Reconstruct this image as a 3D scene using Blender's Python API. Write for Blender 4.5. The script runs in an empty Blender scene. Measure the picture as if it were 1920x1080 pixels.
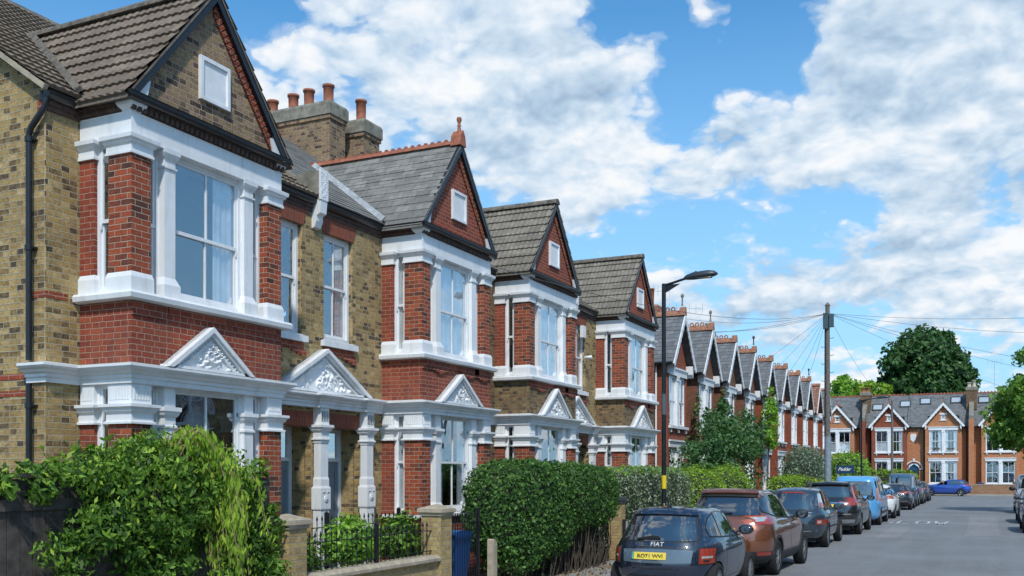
import bpy, bmesh, math, random
import numpy as np
from mathutils import Vector, Matrix
from mathutils.bvhtree import BVHTree
R = math.radians
sc = bpy.context.scene
COL = sc.collection
# ---------------------------------------------------------------- camera
EYE = 2.12
YAW = math.atan(885 / 1850)
cam = bpy.data.cameras.new('camera'); camo = bpy.data.objects.new('camera', cam); COL.objects.link(camo)
camo.location = (0, 0, EYE); camo.rotation_euler = (R(90), 0, YAW)
cam.sensor_width = 36; cam.lens = 36 * 1850 / 1920; cam.shift_y = 345 / 1920; cam.clip_end = 3000; cam.clip_start = .1
sc.camera = camo
sc.view_settings.view_transform = 'Standard'; sc.view_settings.look = 'None'
sc.view_settings.gamma = 1; sc.view_settings.exposure = 0.42
# ---------------------------------------------------------------- node helper
def N(nt, typ, ins=None, **at):
    n = nt.nodes.new(typ)
    for k, v in at.items(): setattr(n, k, v)
    if ins:
        for k, v in ins.items():
            if hasattr(v, 'is_output'): nt.links.new(v, n.inputs[k])
            else: n.inputs[k].default_value = v
    return n
def MA(nt, op, a, b=None, c=None, clamp=False):
    n = nt.nodes.new('ShaderNodeMath'); n.operation = op; n.use_clamp = clamp
    for i, v in enumerate((a, b, c)):
        if v is None: continue
        if hasattr(v, 'is_output'): nt.links.new(v, n.inputs[i])
        else: n.inputs[i].default_value = v
    return n.outputs[0]
def MIX(nt, f, a, b, mode='MIX'):
    n = nt.nodes.new('ShaderNodeMix'); n.data_type = 'RGBA'; n.blend_type = mode
    for i, v in ((0, f), (6, a), (7, b)):
        if hasattr(v, 'is_output'): nt.links.new(v, n.inputs[i])
        else: n.inputs[i].default_value = v if i == 0 else (tuple(v) + (1,))[:4]
    return n.outputs[2]
def RAMP(nt, fac, stops, interp='LINEAR'):
    n = nt.nodes.new('ShaderNodeValToRGB'); cr = n.color_ramp; cr.interpolation = interp
    while len(cr.elements) < len(stops): cr.elements.new(.5)
    for e, (p, c) in zip(cr.elements, stops):
        e.position = p; e.color = (tuple(c) + (1,))[:4] if hasattr(c, '__len__') else (c, c, c, 1)
    nt.links.new(fac, n.inputs[0]); return n.outputs[0]
# ---------------------------------------------------------------- world: sky with drifting clouds
SUN_DIR = Vector((.36, -.60, .80)).normalized()
SUN_EL = math.asin(SUN_DIR.z); SUN_AZ = math.atan2(SUN_DIR.x, SUN_DIR.y)
w = bpy.data.worlds.new('World'); sc.world = w; w.use_nodes = True; nt = w.node_tree; nt.nodes.clear()
sky = N(nt, 'ShaderNodeTexSky', sky_type='NISHITA', sun_disc=False, sun_elevation=SUN_EL, sun_rotation=SUN_AZ, altitude=0, air_density=1.0, dust_density=.6, ozone_density=2.5)
tc = N(nt, 'ShaderNodeTexCoord'); dvec = tc.outputs['Generated']
sep = N(nt, 'ShaderNodeSeparateXYZ', {0: dvec})
zz = MA(nt, 'MAXIMUM', MA(nt, 'ADD', sep.outputs[2], .42), .05)
dv = N(nt, 'ShaderNodeVectorMath', {0: dvec}, operation='SCALE'); nt.links.new(MA(nt, 'DIVIDE', 1, zz), dv.inputs['Scale'])
P = dv.outputs[0]
def billow(vec):                      # cauliflower shapes: rounded cells broken up by fractal noise
    wv = N(nt, 'ShaderNodeTexNoise', {'Vector': vec, 'Scale': 7.0, 'Detail': 4, 'Roughness': .55})
    q = MIX(nt, .07, vec, wv.outputs['Color'])
    a = N(nt, 'ShaderNodeTexNoise', {'Vector': q, 'Scale': 4.2, 'Detail': 9, 'Roughness': .6}).outputs[0]
    v1 = N(nt, 'ShaderNodeTexVoronoi', {'Vector': q, 'Scale': 9.0, 'Detail': 3, 'Roughness': .6}, feature='F1').outputs['Distance']
    return MA(nt, 'ADD', a, MA(nt, 'MULTIPLY', MA(nt, 'SUBTRACT', .42, v1), .28))
b1 = billow(P)
Pl = N(nt, 'ShaderNodeVectorMath', {0: P}, operation='SCALE'); Pl.inputs['Scale'].default_value = .978
b2 = billow(Pl.outputs[0])
n2 = N(nt, 'ShaderNodeTexNoise', {'Vector': N(nt, 'ShaderNodeVectorMath', {0: P, 1: (3.1, 7.7, .35)}, operation='ADD').outputs[0], 'Scale': 3.0, 'Detail': 6, 'Roughness': .55})
cF = Vector((-math.sin(YAW), math.cos(YAW), 0)); cR = Vector((math.cos(YAW), math.sin(YAW), 0))
def pdir(px, py): return (cF + cR * ((px - 960) / 1850) + Vector((0, 0, 1)) * ((885 - py) / 1850)).normalized()
MIR = lambda v: Vector((-v.x, v.y, v.z))
def blobs(lst):                       # soft patches fixed to directions of the sky dome
    acc = None
    for px, py, r, a, *mm in lst:
        s = (r / 1850) ** 2
        d = N(nt, 'ShaderNodeVectorMath', {0: dvec, 1: MIR(pdir(px, py)) if mm else pdir(px, py)}, operation='DOT_PRODUCT').outputs['Value']
        e = MA(nt, 'MULTIPLY', MA(nt, 'EXPONENT', MA(nt, 'DIVIDE', MA(nt, 'SUBTRACT', d, 1), s * .5)), a)
        acc = e if acc is None else MA(nt, 'ADD', acc, e)
    return acc
holes = blobs([(385, 340, 140, .5, 1), (60, -10, 190, .5), (300, -20, 150, .4), (470, -10, 70, .35), (1170, 5, 70, .3), (1290, 200, 55, .28), (1310, 110, 55, .2), (1400, 95, 70, .2), (1470, 115, 60, .17),
               (930, 400, 90, .24), (1150, 450, 70, .24), (1250, 410, 80, .24), (1380, 430, 70, .18), (1520, 420, 70, .2), (1650, 420, 60, .16), (1690, 265, 35, .15), (1560, 350, 60, .16)])
fill = blobs([(1130, 120, 130, .25), (1160, 300, 110, .25), (1560, 300, 110, .2), (1850, 380, 160, .2), (900, 330, 150, .28), (640, 380, 120, .2), (600, 130, 200, .34), (800, 60, 190, .34), (1050, 300, 170, .3), (1180, 150, 110, .34), (1600, 200, 120, .28), (1800, 120, 240, .45), (1750, 420, 90, .22), (1450, 590, 260, .34), (1800, 600, 200, .3), (1100, 560, 160, .2), (1000, 250, 130, .2), (1000, 160, 140, .24), (1700, 30, 200, .3), (1350, 320, 90, .25), (560, 330, 250, .2)])
dens = MA(nt, 'SUBTRACT', MA(nt, 'ADD', MA(nt, 'ADD', MA(nt, 'MULTIPLY', MA(nt, 'SUBTRACT', b1, .5), 1.3), .645), MA(nt, 'MULTIPLY', fill, .5)), holes)
mask = RAMP(nt, dens, [(.40, 0), (.47, .25), (.545, .85), (.63, 1)], 'EASE')
shade = blobs([(1780, 110, 190, .5), (1050, 170, 90, .25), (950, 330, 120, .22), (1650, 480, 120, .2), (1600, 30, 120, .2), (700, 230, 160, .12), (1400, 520, 160, .16)])
sv = MA(nt, 'SUBTRACT', MA(nt, 'ADD', MA(nt, 'MULTIPLY', MA(nt, 'SUBTRACT', n2.outputs[0], .5), 1.9), .62), MA(nt, 'MULTIPLY', shade, .9))
sv = MA(nt, 'ADD', MA(nt, 'MULTIPLY', sv, .5), MA(nt, 'ADD', MA(nt, 'MULTIPLY', MA(nt, 'SUBTRACT', b1, b2), 2.3), .37))
ccol = RAMP(nt, sv, [(.0, (.25, .35, .47)), (.3, (.36, .47, .59)), (.55, (.48, .575, .67)), (.8, (.62, .67, .725)), (1, (.71, .725, .74))])
skc = MIX(nt, 1.0, sky.outputs[0], (.54, 1.06, 1.26), 'MULTIPLY')
skc = N(nt, 'ShaderNodeVectorMath', {0: skc}, operation='SCALE'); skc.inputs['Scale'].default_value = .115
hz = RAMP(nt, sep.outputs[2], [(.0, .9), (.14, .62), (.42, .0)])
skc2 = MIX(nt, hz, skc.outputs[0], (.34, .54, .74))
fin = MIX(nt, mask, skc2, ccol)
bg = N(nt, 'ShaderNodeBackground', {'Color': fin, 'Strength': 1.0}); wo = N(nt, 'ShaderNodeOutputWorld')
nt.links.new(bg.outputs[0], wo.inputs[0])
w.cycles.sampling_method = 'MANUAL'; w.cycles.sample_map_resolution = 512
# ---------------------------------------------------------------- sun
sl = bpy.data.lights.new('sun', 'SUN'); sl.energy = 2.6; sl.angle = R(2.5); sl.color = (1, .95, .87)
so = bpy.data.objects.new('sun', sl); COL.objects.link(so); so.rotation_euler = SUN_DIR.to_track_quat('Z', 'Y').to_euler()
# ---------------------------------------------------------------- materials
MT = {}
def newmat(name):
    m = bpy.data.materials.new(name); m.use_nodes = True; nt = m.node_tree
    b = nt.nodes['Principled BSDF']; MT[name] = m; return m, nt, b
def setcol(nt, b, v, k='Base Color'):
    if hasattr(v, 'is_output'): nt.links.new(v, b.inputs[k])
    else: b.inputs[k].default_value = (tuple(v) + (1,))[:4]
def bump(nt, b, h, s=.5, d=.01):
    n = N(nt, 'ShaderNodeBump', {'Height': h, 'Strength': s, 'Distance': d}); nt.links.new(n.outputs[0], b.inputs['Normal']); return n
def uvo(nt): return N(nt, 'ShaderNodeUVMap').outputs[0]
def obj_co(nt): return N(nt, 'ShaderNodeTexCoord').outputs['Object']
def plain(name, col, rough=.6, metal=0, var=.12, sc_=6, bmp=0, coat=0, spec=.5):
    m, nt, b = newmat(name)
    ns = N(nt, 'ShaderNodeTexNoise', {'Vector': obj_co(nt), 'Scale': sc_, 'Detail': 6, 'Roughness': .65})
    dk = tuple(c * (1 - var * 2) for c in col); lt = tuple(min(1, c * (1 + var)) for c in col)
    setcol(nt, b, RAMP(nt, ns.outputs[0], [(.3, dk), (.6, col), (.8, lt)]))
    b.inputs['Roughness'].default_value = rough; b.inputs['Metallic'].default_value = metal
    b.inputs['Coat Weight'].default_value = coat; b.inputs['Specular IOR Level'].default_value = spec
    if bmp: bump(nt, b, ns.outputs[0], bmp, .01)
    return m
def stain(name, amt=.5):
    m = MT[name]; nt = m.node_tree; b = nt.nodes['Principled BSDF']; src = b.inputs['Base Color'].links[0].from_socket
    mp = N(nt, 'ShaderNodeMapping', {'Vector': obj_co(nt), 'Scale': (4, 4, .7)}); a = N(nt, 'ShaderNodeTexNoise', {'Vector': mp.outputs[0], 'Scale': 1.3, 'Detail': 7, 'Roughness': .7})
    c = MIX(nt, RAMP(nt, a.outputs[0], [(.52, 0), (.74, amt)]), src, (.42, .42, .38)); f = N(nt, 'ShaderNodeTexNoise', {'Vector': obj_co(nt), 'Scale': 24, 'Detail': 5, 'Roughness': .8})
    c = MIX(nt, RAMP(nt, f.outputs[0], [(.64, 0), (.7, .45)]), c, (.36, .35, .31)); nt.links.new(c, b.inputs['Base Color'])
def brick(name, tones, mortar, dirt=(.09, .075, .06), dirtamt=.35, bw=.20, rh=.0705, ms=.006, off=.5, bias=0, rot=False, flemish=True):
    m, nt, b = newmat(name)
    uv = uvo(nt)
    if rot: uv = N(nt, 'ShaderNodeMapping', {'Vector': uv, 'Rotation': (0, 0, R(90))}).outputs[0]
    wob = N(nt, 'ShaderNodeTexNoise', {'Vector': uv, 'Scale': 9, 'Detail': 3})
    uv2 = MIX(nt, .012, uv, wob.outputs['Color'])
    kw = dict(offset=off, offset_frequency=2, squash=.58 if flemish else 1, squash_frequency=2)
    bt = N(nt, 'ShaderNodeTexBrick', {'Vector': uv2, 'Color1': (0, 0, 0, 1), 'Color2': (1, 1, 1, 1), 'Mortar': (.5, .5, .5, 1), 'Scale': 1, 'Mortar Size': ms, 'Mortar Smooth': .5, 'Bias': bias, 'Brick Width': bw, 'Row Height': rh}, **kw)
    n = len(tones); st = [((i) / max(1, n - 1), t) for i, t in enumerate(tones)]
    cl = N(nt, 'ShaderNodeTexNoise', {'Vector': uv, 'Scale': 2.2, 'Detail': 4, 'Roughness': .6}); sm = N(nt, 'ShaderNodeTexNoise', {'Vector': uv, 'Scale': 17, 'Detail': 4, 'Roughness': .65})
    tone = MA(nt, 'ADD', MA(nt, 'MULTIPLY', bt.outputs[0], .92), MA(nt, 'ADD', MA(nt, 'MULTIPLY', MA(nt, 'SUBTRACT', cl.outputs[0], .5), .5), MA(nt, 'MULTIPLY', MA(nt, 'SUBTRACT', sm.outputs[0], .45), .8)), clamp=True)
    bc = RAMP(nt, tone, st)
    fine = N(nt, 'ShaderNodeTexNoise', {'Vector': uv, 'Scale': 38, 'Detail': 5, 'Roughness': .7})
    mot = N(nt, 'ShaderNodeTexNoise', {'Vector': N(nt, 'ShaderNodeMapping', {'Vector': uv, 'Scale': (.6, 1.3, 1)}).outputs[0], 'Scale': 13, 'Detail': 5, 'Roughness': .72})
    av = tuple(sum(t[i] for t in tones) / n for i in range(3))
    bc = MIX(nt, RAMP(nt, mot.outputs[0], [(.54, 0), (.70, .55)]), bc, tuple(c * .38 for c in av)); bc = MIX(nt, RAMP(nt, mot.outputs[0], [(.30, .4), (.45, 0)]), bc, tuple(min(1, c * 1.45) for c in av))
    bc = MIX(nt, RAMP(nt, fine.outputs[0], [(.35, .0), (.75, .38)]), bc, tuple(c * .45 for c in tones[0]))
    big = N(nt, 'ShaderNodeTexNoise', {'Vector': uv, 'Scale': 1.3, 'Detail': 7, 'Roughness': .68})
    bc = MIX(nt, bt.outputs[1], bc, mortar)
    bc = MIX(nt, RAMP(nt, big.outputs[0], [(.42, 0), (.72, dirtamt)]), bc, dirt)
    eff = N(nt, 'ShaderNodeTexNoise', {'Vector': uv, 'Scale': 2.6, 'Detail': 5, 'Roughness': .75})
    bc = MIX(nt, RAMP(nt, eff.outputs[0], [(.60, 0), (.78, .3)]), bc, tuple(min(1, c * 1.6 + .05) for c in tones[n // 2]))
    setcol(nt, b, bc); b.inputs['Roughness'].default_value = .88; b.inputs['Specular IOR Level'].default_value = .25
    h = MA(nt, 'ADD', MA(nt, 'SUBTRACT', 1, bt.outputs[1]), MA(nt, 'MULTIPLY', fine.outputs[0], .5))
    bump(nt, b, h, 1.0, .014)
    return m
YT = [(0.064, 0.046, 0.035), (0.139, 0.095, 0.054), (0.257, 0.171, 0.073), (0.385, 0.257, 0.098), (0.471, 0.318, 0.118), (0.428, 0.294, 0.118), (0.556, 0.389, 0.167), (0.321, 0.218, 0.098), (0.514, 0.361, 0.157), (0.621, 0.456, 0.235)]
RT = [(.27, .055, .032), (.35, .075, .038), (.20, .045, .03), (.31, .062, .033), (.40, .095, .045)]
brick('yellow_brick', YT, (.48, .43, .31), dirtamt=.4)
brick('yellow_brick_clean', [(.42, .29, .12), (.52, .40, .18), (.36, .25, .10), (.56, .43, .20), (.30, .20, .10), (.48, .36, .16)], (.42, .37, .27), dirtamt=.35)
brick('sooty_brick', [(0.054, 0.038, 0.034), (0.118, 0.076, 0.054), (0.214, 0.142, 0.078), (0.364, 0.247, 0.127), (0.289, 0.190, 0.118), (0.449, 0.304, 0.147), (0.235, 0.133, 0.088), (0.407, 0.294, 0.186)], (0.471, 0.380, 0.314), dirtamt=.4)
brick('mixed_brick', [(.06, .04, .03), (.12, .08, .045), (.20, .13, .06), (.29, .21, .085), (.2, .09, .05), (.35, .26, .11)], (.30, .27, .21), dirtamt=.5)
brick('red_brick', RT, (.46, .31, .23), dirtamt=.4, flemish=True)
brick('red_brick_plain', RT, (.44, .30, .23), dirtamt=.3, flemish=False)
brick('red_pier_brick', [(.07, .035, .03), (.16, .05, .033), (.34, .07, .033), (.42, .09, .038), (.37, .075, .033), (.46, .115, .05)], (.5, .4, .3), dirtamt=.25, flemish=False)
brick('gauged_brick', [(.27, .07, .04), (.33, .085, .045), (.22, .06, .036)], (.36, .22, .16), rot=True, bw=.225, rh=.07, dirtamt=.5, flemish=False, ms=.004)
brick('orange_brick', [(.54, .22, .10), (.62, .27, .125), (.48, .18, .08), (.66, .30, .15)], (.58, .40, .28), dirtamt=.15, flemish=False)
brick('far_brown_brick', [(.20, .075, .045), (.27, .10, .055), (.15, .06, .04), (.30, .14, .08)], (.33, .25, .18), dirtamt=.55, flemish=False)
brick('far_red_brick', [(.30, .07, .035), (.36, .09, .042), (.24, .055, .03), (.40, .11, .05)], (.36, .22, .16), dirtamt=.35, flemish=False)
brick('weathered_brick', [(.2, .12, .06), (.3, .18, .08), (.12, .08, .05), (.26, .13, .07)], (.30, .25, .18), dirtamt=.6)
plain('white_paint', (.76, .775, .79), .45, var=.05, sc_=3, bmp=.15)
stain('white_paint')
plain('white_render', (.74, .76, .78), .6, var=.07, sc_=5, bmp=.3)
plain('black_paint', (.013, .015, .019), .32, var=.25)
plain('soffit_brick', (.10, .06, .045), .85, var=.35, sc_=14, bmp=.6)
plain('terracotta', (.36, .12, .065), .75, var=.25, sc_=9, bmp=.4)
plain('terracotta_pale', (.38, .17, .10), .8, var=.3, sc_=9, bmp=.4)
plain('cream_pot', (.55, .50, .38), .8, var=.2)
plain('stone', (.25, .235, .19), .85, var=.3, sc_=5, bmp=.6)
plain('sandstone', (.42, .36, .27), .85, var=.22, sc_=7, bmp=.5)
plain('lead', (.32, .35, .38), .45, var=.2, sc_=4, bmp=.3, metal=.1)
plain('white_flashing', (.55, .58, .6), .55, var=.2, sc_=4, bmp=.4)
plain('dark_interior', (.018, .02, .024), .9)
plain('curtain', (.86, .87, .88), .9, var=.12, sc_=4, bmp=.3)
plain('blind', (.28, .24, .2), .8, var=.2)
plain('door_grey', (.20, .26, .31), .38, var=.08, sc_=2)
plain('door_blue', (.02, .09, .17), .35, var=.1)
plain('door_brown', (.10, .05, .035), .45, var=.1)
plain('white_plastic', (.75, .76, .76), .4, var=.04)
plain('dark_grey', (.045, .05, .055), .5, var=.15)
plain('steel', (.45, .47, .5), .3, metal=.9, var=.1)
plain('rubber', (.012, .012, .013), .85, var=.2, sc_=20, bmp=.3)
plain('trim_black', (.016, .017, .019), .55, var=.15)
plain('concrete', (.36, .34, .30), .88, var=.15, sc_=8, bmp=.5)
def tiles(name, c1, c2, lich, ww, hh, gap=.004, moss=.3):
    m, nt, b = newmat(name); uv = uvo(nt)
    bt = N(nt, 'ShaderNodeTexBrick', {'Vector': uv, 'Color1': (0, 0, 0, 1), 'Color2': (1, 1, 1, 1), 'Mortar': (0, 0, 0, 1), 'Scale': 1, 'Mortar Size': gap, 'Mortar Smooth': .2, 'Bias': 0, 'Brick Width': ww, 'Row Height': hh}, offset=.5, offset_frequency=2, squash=1)
    base = RAMP(nt, bt.outputs[0], [(0, c1), (.5, tuple((a + b_) / 2 for a, b_ in zip(c1, c2))), (1, c2)])
    ns = N(nt, 'ShaderNodeTexNoise', {'Vector': uv, 'Scale': 7, 'Detail': 8, 'Roughness': .75})
    base = MIX(nt, RAMP(nt, ns.outputs[0], [(.35, .5), (.6, 0)]), base, tuple(c * .45 for c in c1))
    sp = N(nt, 'ShaderNodeTexNoise', {'Vector': uv, 'Scale': 16, 'Detail': 4, 'Roughness': .8})
    base = MIX(nt, RAMP(nt, sp.outputs[0], [(.62, 0), (.70, moss)]), base, lich)
    base = MIX(nt, bt.outputs[1], base, tuple(c * .3 for c in c1))
    setcol(nt, b, base); b.inputs['Roughness'].default_value = .8; b.inputs['Specular IOR Level'].default_value = .3
    bump(nt, b, MA(nt, 'SUBTRACT', MA(nt, 'MULTIPLY', ns.outputs[0], .4), bt.outputs[1]), .7, .008); return m
tiles('concrete_tile', (.15, .115, .085), (.24, .19, .145), (.34, .31, .25), .30, .31, .002, .55)
tiles('concrete_tile_grey', (.17, .15, .125), (.27, .24, .195), (.38, .36, .31), .30, .31, .002, .6)
tiles('slate', (.165, .16, .15), (.275, .27, .245), (.42, .43, .40), .30, .2, .003, .5)
tiles('slate_dark', (.125, .135, .145), (.205, .215, .225), (.22, .23, .24), .30, .22, .003, .25)
tiles('clay_tile', (.20, .09, .06), (.36, .2, .13), (.4, .36, .3), .25, .2, .003, .5)
def glassmat(name, tint, refl):
    m, nt, b = newmat(name); nt.nodes.remove(b)
    tr = N(nt, 'ShaderNodeBsdfTransparent', {'Color': tint + (1,)}); gl = N(nt, 'ShaderNodeBsdfGlossy', {'Color': (.95, .97, 1, 1), 'Roughness': .015})
    ns = N(nt, 'ShaderNodeTexNoise', {'Vector': obj_co(nt), 'Scale': 1.6, 'Detail': 2})
    bp = N(nt, 'ShaderNodeBump', {'Height': ns.outputs[0], 'Strength': .25, 'Distance': .02}); nt.links.new(bp.outputs[0], gl.inputs['Normal'])
    ge = N(nt, 'ShaderNodeNewGeometry'); io = MA(nt, 'SUBTRACT', 1.5, MA(nt, 'MULTIPLY', ge.outputs['Backfacing'], 1.5 - 1 / 1.5)); fr = N(nt, 'ShaderNodeFresnel', {'IOR': io}); f = MA(nt, 'ADD', MA(nt, 'MULTIPLY', fr.outputs[0], 1.5), refl, clamp=True)
    mx = N(nt, 'ShaderNodeMixShader', {0: f, 1: tr.outputs[0], 2: gl.outputs[0]}); nt.links.new(mx.outputs[0], nt.nodes['Material Output'].inputs[0])
    return m
glassmat('glass', (.95, .97, .98), .13)
plain('skylight_glass', (.35, .42, .48), .08, var=.05)
glassmat('car_glass', (.10, .115, .13), .10)
# ---------------------------------------------------------------- mesh builder
class MB:
    def __init__(s, tf=None): s.v = []; s.f = []; s.m = []; s.uv = []; s.sm = []; s.tf = tf
    def P(s, p):
        return Vector(s.tf(*p)) if s.tf else Vector(p)
    def poly(s, pts, m=0, uv=None, sm=False):
        i = len(s.v); s.v += [s.P(p) for p in pts]; s.f.append(tuple(range(i, i + len(pts)))); s.m.append(m); s.uv.append(uv); s.sm.append(sm)
    def mesh(s, verts, faces, m=0, sm=False):
        i = len(s.v); s.v += [s.P(p) for p in verts]
        for f in faces: s.f.append(tuple(i + k for k in f)); s.m.append(m); s.uv.append(None); s.sm.append(sm)
    def box(s, x0, x1, y0, y1, z0, z1, m=0):
        V = [(x, y, z) for x in (x0, x1) for y in (y0, y1) for z in (z0, z1)]
        s.mesh(V, [(0, 1, 3, 2), (4, 6, 7, 5), (0, 4, 5, 1), (2, 3, 7, 6), (0, 2, 6, 4), (1, 5, 7, 3)], m)
    def prism(s, poly, ax, a0, a1, m=0):
        def mk(p, a):
            return (a, p[0], p[1]) if ax == 0 else (p[0], a, p[1]) if ax == 1 else (p[0], p[1], a)
        n = len(poly); V = [mk(p, a0) for p in poly] + [mk(p, a1) for p in poly]
        s.mesh(V, [tuple(range(n))[::-1], tuple(range(n, 2 * n))] + [(i, (i + 1) % n, n + (i + 1) % n, n + i) for i in range(n)], m)
    def stack(s, x0, x1, y0, y1, prof, m=0):      # rings round a rectangle: prof = [(out, z)...]
        V = []; F = []
        for o, z in prof: V += [(x0 - o, y0 - o, z), (x1 + o, y0 - o, z), (x1 + o, y1 + o, z), (x0 - o, y1 + o, z)]
        for k in range(len(prof) - 1):
            for j in range(4): F.append((4 * k + j, 4 * k + (j + 1) % 4, 4 * k + 4 + (j + 1) % 4, 4 * k + 4 + j))
        F.append((3, 2, 1, 0)); q = 4 * (len(prof) - 1); F.append((q, q + 1, q + 2, q + 3)); s.mesh(V, F, m)
    def sweep(s, path, prof, m=0, caps=True):      # mitred moulding: path in plan, prof = [(out, z)...]
        n = len(path); D = []
        for i in range(n - 1):
            d = Vector((path[i + 1][0] - path[i][0], path[i + 1][1] - path[i][1])).normalized(); D.append(Vector((d.y, -d.x)))
        V = []
        for i in range(n):
            a = D[max(0, i - 1)]; b = D[min(n - 2, i)]; q = (a + b) / (1 + a.dot(b))
            for o, z in prof: V.append((path[i][0] + q.x * o, path[i][1] + q.y * o, z))
        k = len(prof); F = [(i * k + j, (i + 1) * k + j, (i + 1) * k + (j + 1) % k, i * k + (j + 1) % k) for i in range(n - 1) for j in range(k)]
        if caps: F += [tuple(range(k)), tuple(range((n - 1) * k, n * k))[::-1]]
        s.mesh(V, F, m)
    def tube(s, pts, r, n=8, m=0, caps=True):
        pts = [Vector(p) for p in pts]; rr = r if hasattr(r, '__len__') else [r] * len(pts)
        V = []; up = None
        for i, p in enumerate(pts):
            t = (pts[min(i + 1, len(pts) - 1)] - pts[max(i - 1, 0)]).normalized()
            if up is None: up = Vector((0, 0, 1)) if abs(t.z) < .9 else Vector((1, 0, 0))
            a = t.cross(up).normalized(); b = a.cross(t).normalized(); up = b
            V += [tuple(p + (a * math.cos(2 * math.pi * k / n) + b * math.sin(2 * math.pi * k / n)) * rr[i]) for k in range(n)]
        F = [(i * n + j, i * n + (j + 1) % n, (i + 1) * n + (j + 1) % n, (i + 1) * n + j) for i in range(len(pts) - 1) for j in range(n)]
        s.mesh(V, F, m, sm=True)
        if caps: s.mesh([V[j] for j in range(n)], [tuple(range(n))[::-1]], m); s.mesh(V[-n:], [tuple(range(n))], m)
    def lathe(s, prof, c, n=12, m=0, ax=2, sm=True):
        V = []
        for r, z in prof:
            for k in range(n):
                a = 2 * math.pi * k / n; x, y = r * math.cos(a), r * math.sin(a)
                V.append((c[0] + x, c[1] + y, c[2] + z) if ax == 2 else (c[0] + z, c[1] + x, c[2] + y) if ax == 0 else (c[0] + x, c[1] + z, c[2] + y))
        F = [(i * n + j, i * n + (j + 1) % n, (i + 1) * n + (j + 1) % n, (i + 1) * n + j) for i in range(len(prof) - 1) for j in range(n)]
        s.mesh(V, F, m, sm=sm); s.mesh(V[:n], [tuple(range(n))[::-1]], m); s.mesh(V[-n:], [tuple(range(n))], m)
    def bar(s, a, b, w, h, m=0, up=(0, 0, 1)):     # rectangular bar from a to b
        a = Vector(a); b = Vector(b); t = (b - a).normalized(); x = t.cross(Vector(up)).normalized(); y = x.cross(t).normalized()
        V = []
        for p in (a, b):
            for i, j in ((-1, -1), (1, -1), (1, 1), (-1, 1)): V.append(tuple(p + x * w / 2 * i + y * h / 2 * j))
        s.mesh(V, [(0, 1, 2, 3)[::-1], (4, 5, 6, 7), (0, 1, 5, 4), (1, 2, 6, 5), (2, 3, 7, 6), (3, 0, 4, 7)], m)
    def blob(s, c, r, m=0, n=8, k=5):
        V = [(c[0], c[1], c[2] - r[2])]
        for i in range(1, k):
            a = math.pi * i / k - math.pi / 2
            for j in range(n): V.append((c[0] + r[0] * math.cos(a) * math.cos(2 * math.pi * j / n), c[1] + r[1] * math.cos(a) * math.sin(2 * math.pi * j / n), c[2] + r[2] * math.sin(a)))
        V.append((c[0], c[1], c[2] + r[2])); F = [(0, 1 + (j + 1) % n, 1 + j) for j in range(n)]
        for i in range(k - 2):
            for j in range(n): F.append((1 + i * n + j, 1 + i * n + (j + 1) % n, 1 + (i + 1) * n + (j + 1) % n, 1 + (i + 1) * n + j))
        q = 1 + (k - 2) * n; F += [(len(V) - 1, q + j, q + (j + 1) % n) for j in range(n)]; s.mesh(V, F, m, sm=True)
    def build(s, name, mats, parent=None, loc=None):
        off = Vector(loc) if loc is not None else (Vector(parent['_o']) if parent else Vector((0, 0, 0)))
        me = bpy.data.meshes.new(name); me.from_pydata([tuple(v - off) for v in s.v], [], s.f)
        if isinstance(mats, str): mats = [mats]
        for x in mats: me.materials.append(MT[x])
        me.polygons.foreach_set('material_index', s.m); me.polygons.foreach_set('use_smooth', s.sm)
        ul = me.uv_layers.new(name='UVMap'); L = np.zeros((len(me.loops), 2), 'f')
        k = 0
        for f, fuv in zip(s.f, s.uv):
            if fuv: 
                for j in range(len(f)): L[k + j] = fuv[j]
            else:
                P = [s.v[i] for i in f]; n = Vector((0, 0, 0))
                for i in range(len(P)): n += P[i].cross(P[(i + 1) % len(P)])
                if n.length < 1e-12: n = Vector((0, 0, 1))
                n.normalize()
                if abs(n.z) > .97: t = Vector((1, 0, 0)); b = Vector((0, 1, 0))
                else:
                    t = Vector((-n.y, n.x, 0)).normalized(); b = n.cross(t)
                    if b.z < 0: b = -b
                    if abs(t.x) > abs(t.y): t = t if t.x > 0 else -t
                    else: t = t if t.y > 0 else -t
                for j in range(len(P)): L[k + j] = (P[j].dot(t), P[j].dot(b))
            k += len(f)
        ul.data.foreach_set('uv', L.ravel())
        o = bpy.data.objects.new(name, me); COL.objects.link(o)
        if parent: o.parent = parent; o['_o'] = parent['_o']
        else: o.location = off; o['_o'] = tuple(off)
        return o
def thing(name, loc, label, cat, group=None, rz=0):
    o = bpy.data.objects.new(name, None); COL.objects.link(o); o.location = loc; o.rotation_euler = (0, 0, rz); o['_o'] = tuple(loc)
    o.empty_display_size = .3; o['label'] = label; o['category'] = cat
    if group: o['group'] = group
    return o
def tag(o, label, cat, group=None):
    o['label'] = label; o['category'] = cat
    if group: o['group'] = group
    return o
def struct(o, k='structure'): o['kind'] = k; return o
def copy_tree(o, parent=None):
    c = o.copy(); COL.objects.link(c)
    if parent: c.parent = parent
    for ch in list(o.children): copy_tree(ch, c)
    return c
def tfX(X):      # facade facing +X at X: u along +Y, v up, w outward
    return lambda u, v, w: (X + w, u, v)
def tfYm(Y):     # facade facing -Y at Y: u along +X, v up, w outward
    return lambda u, v, w: (u, Y - w, v)
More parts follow.
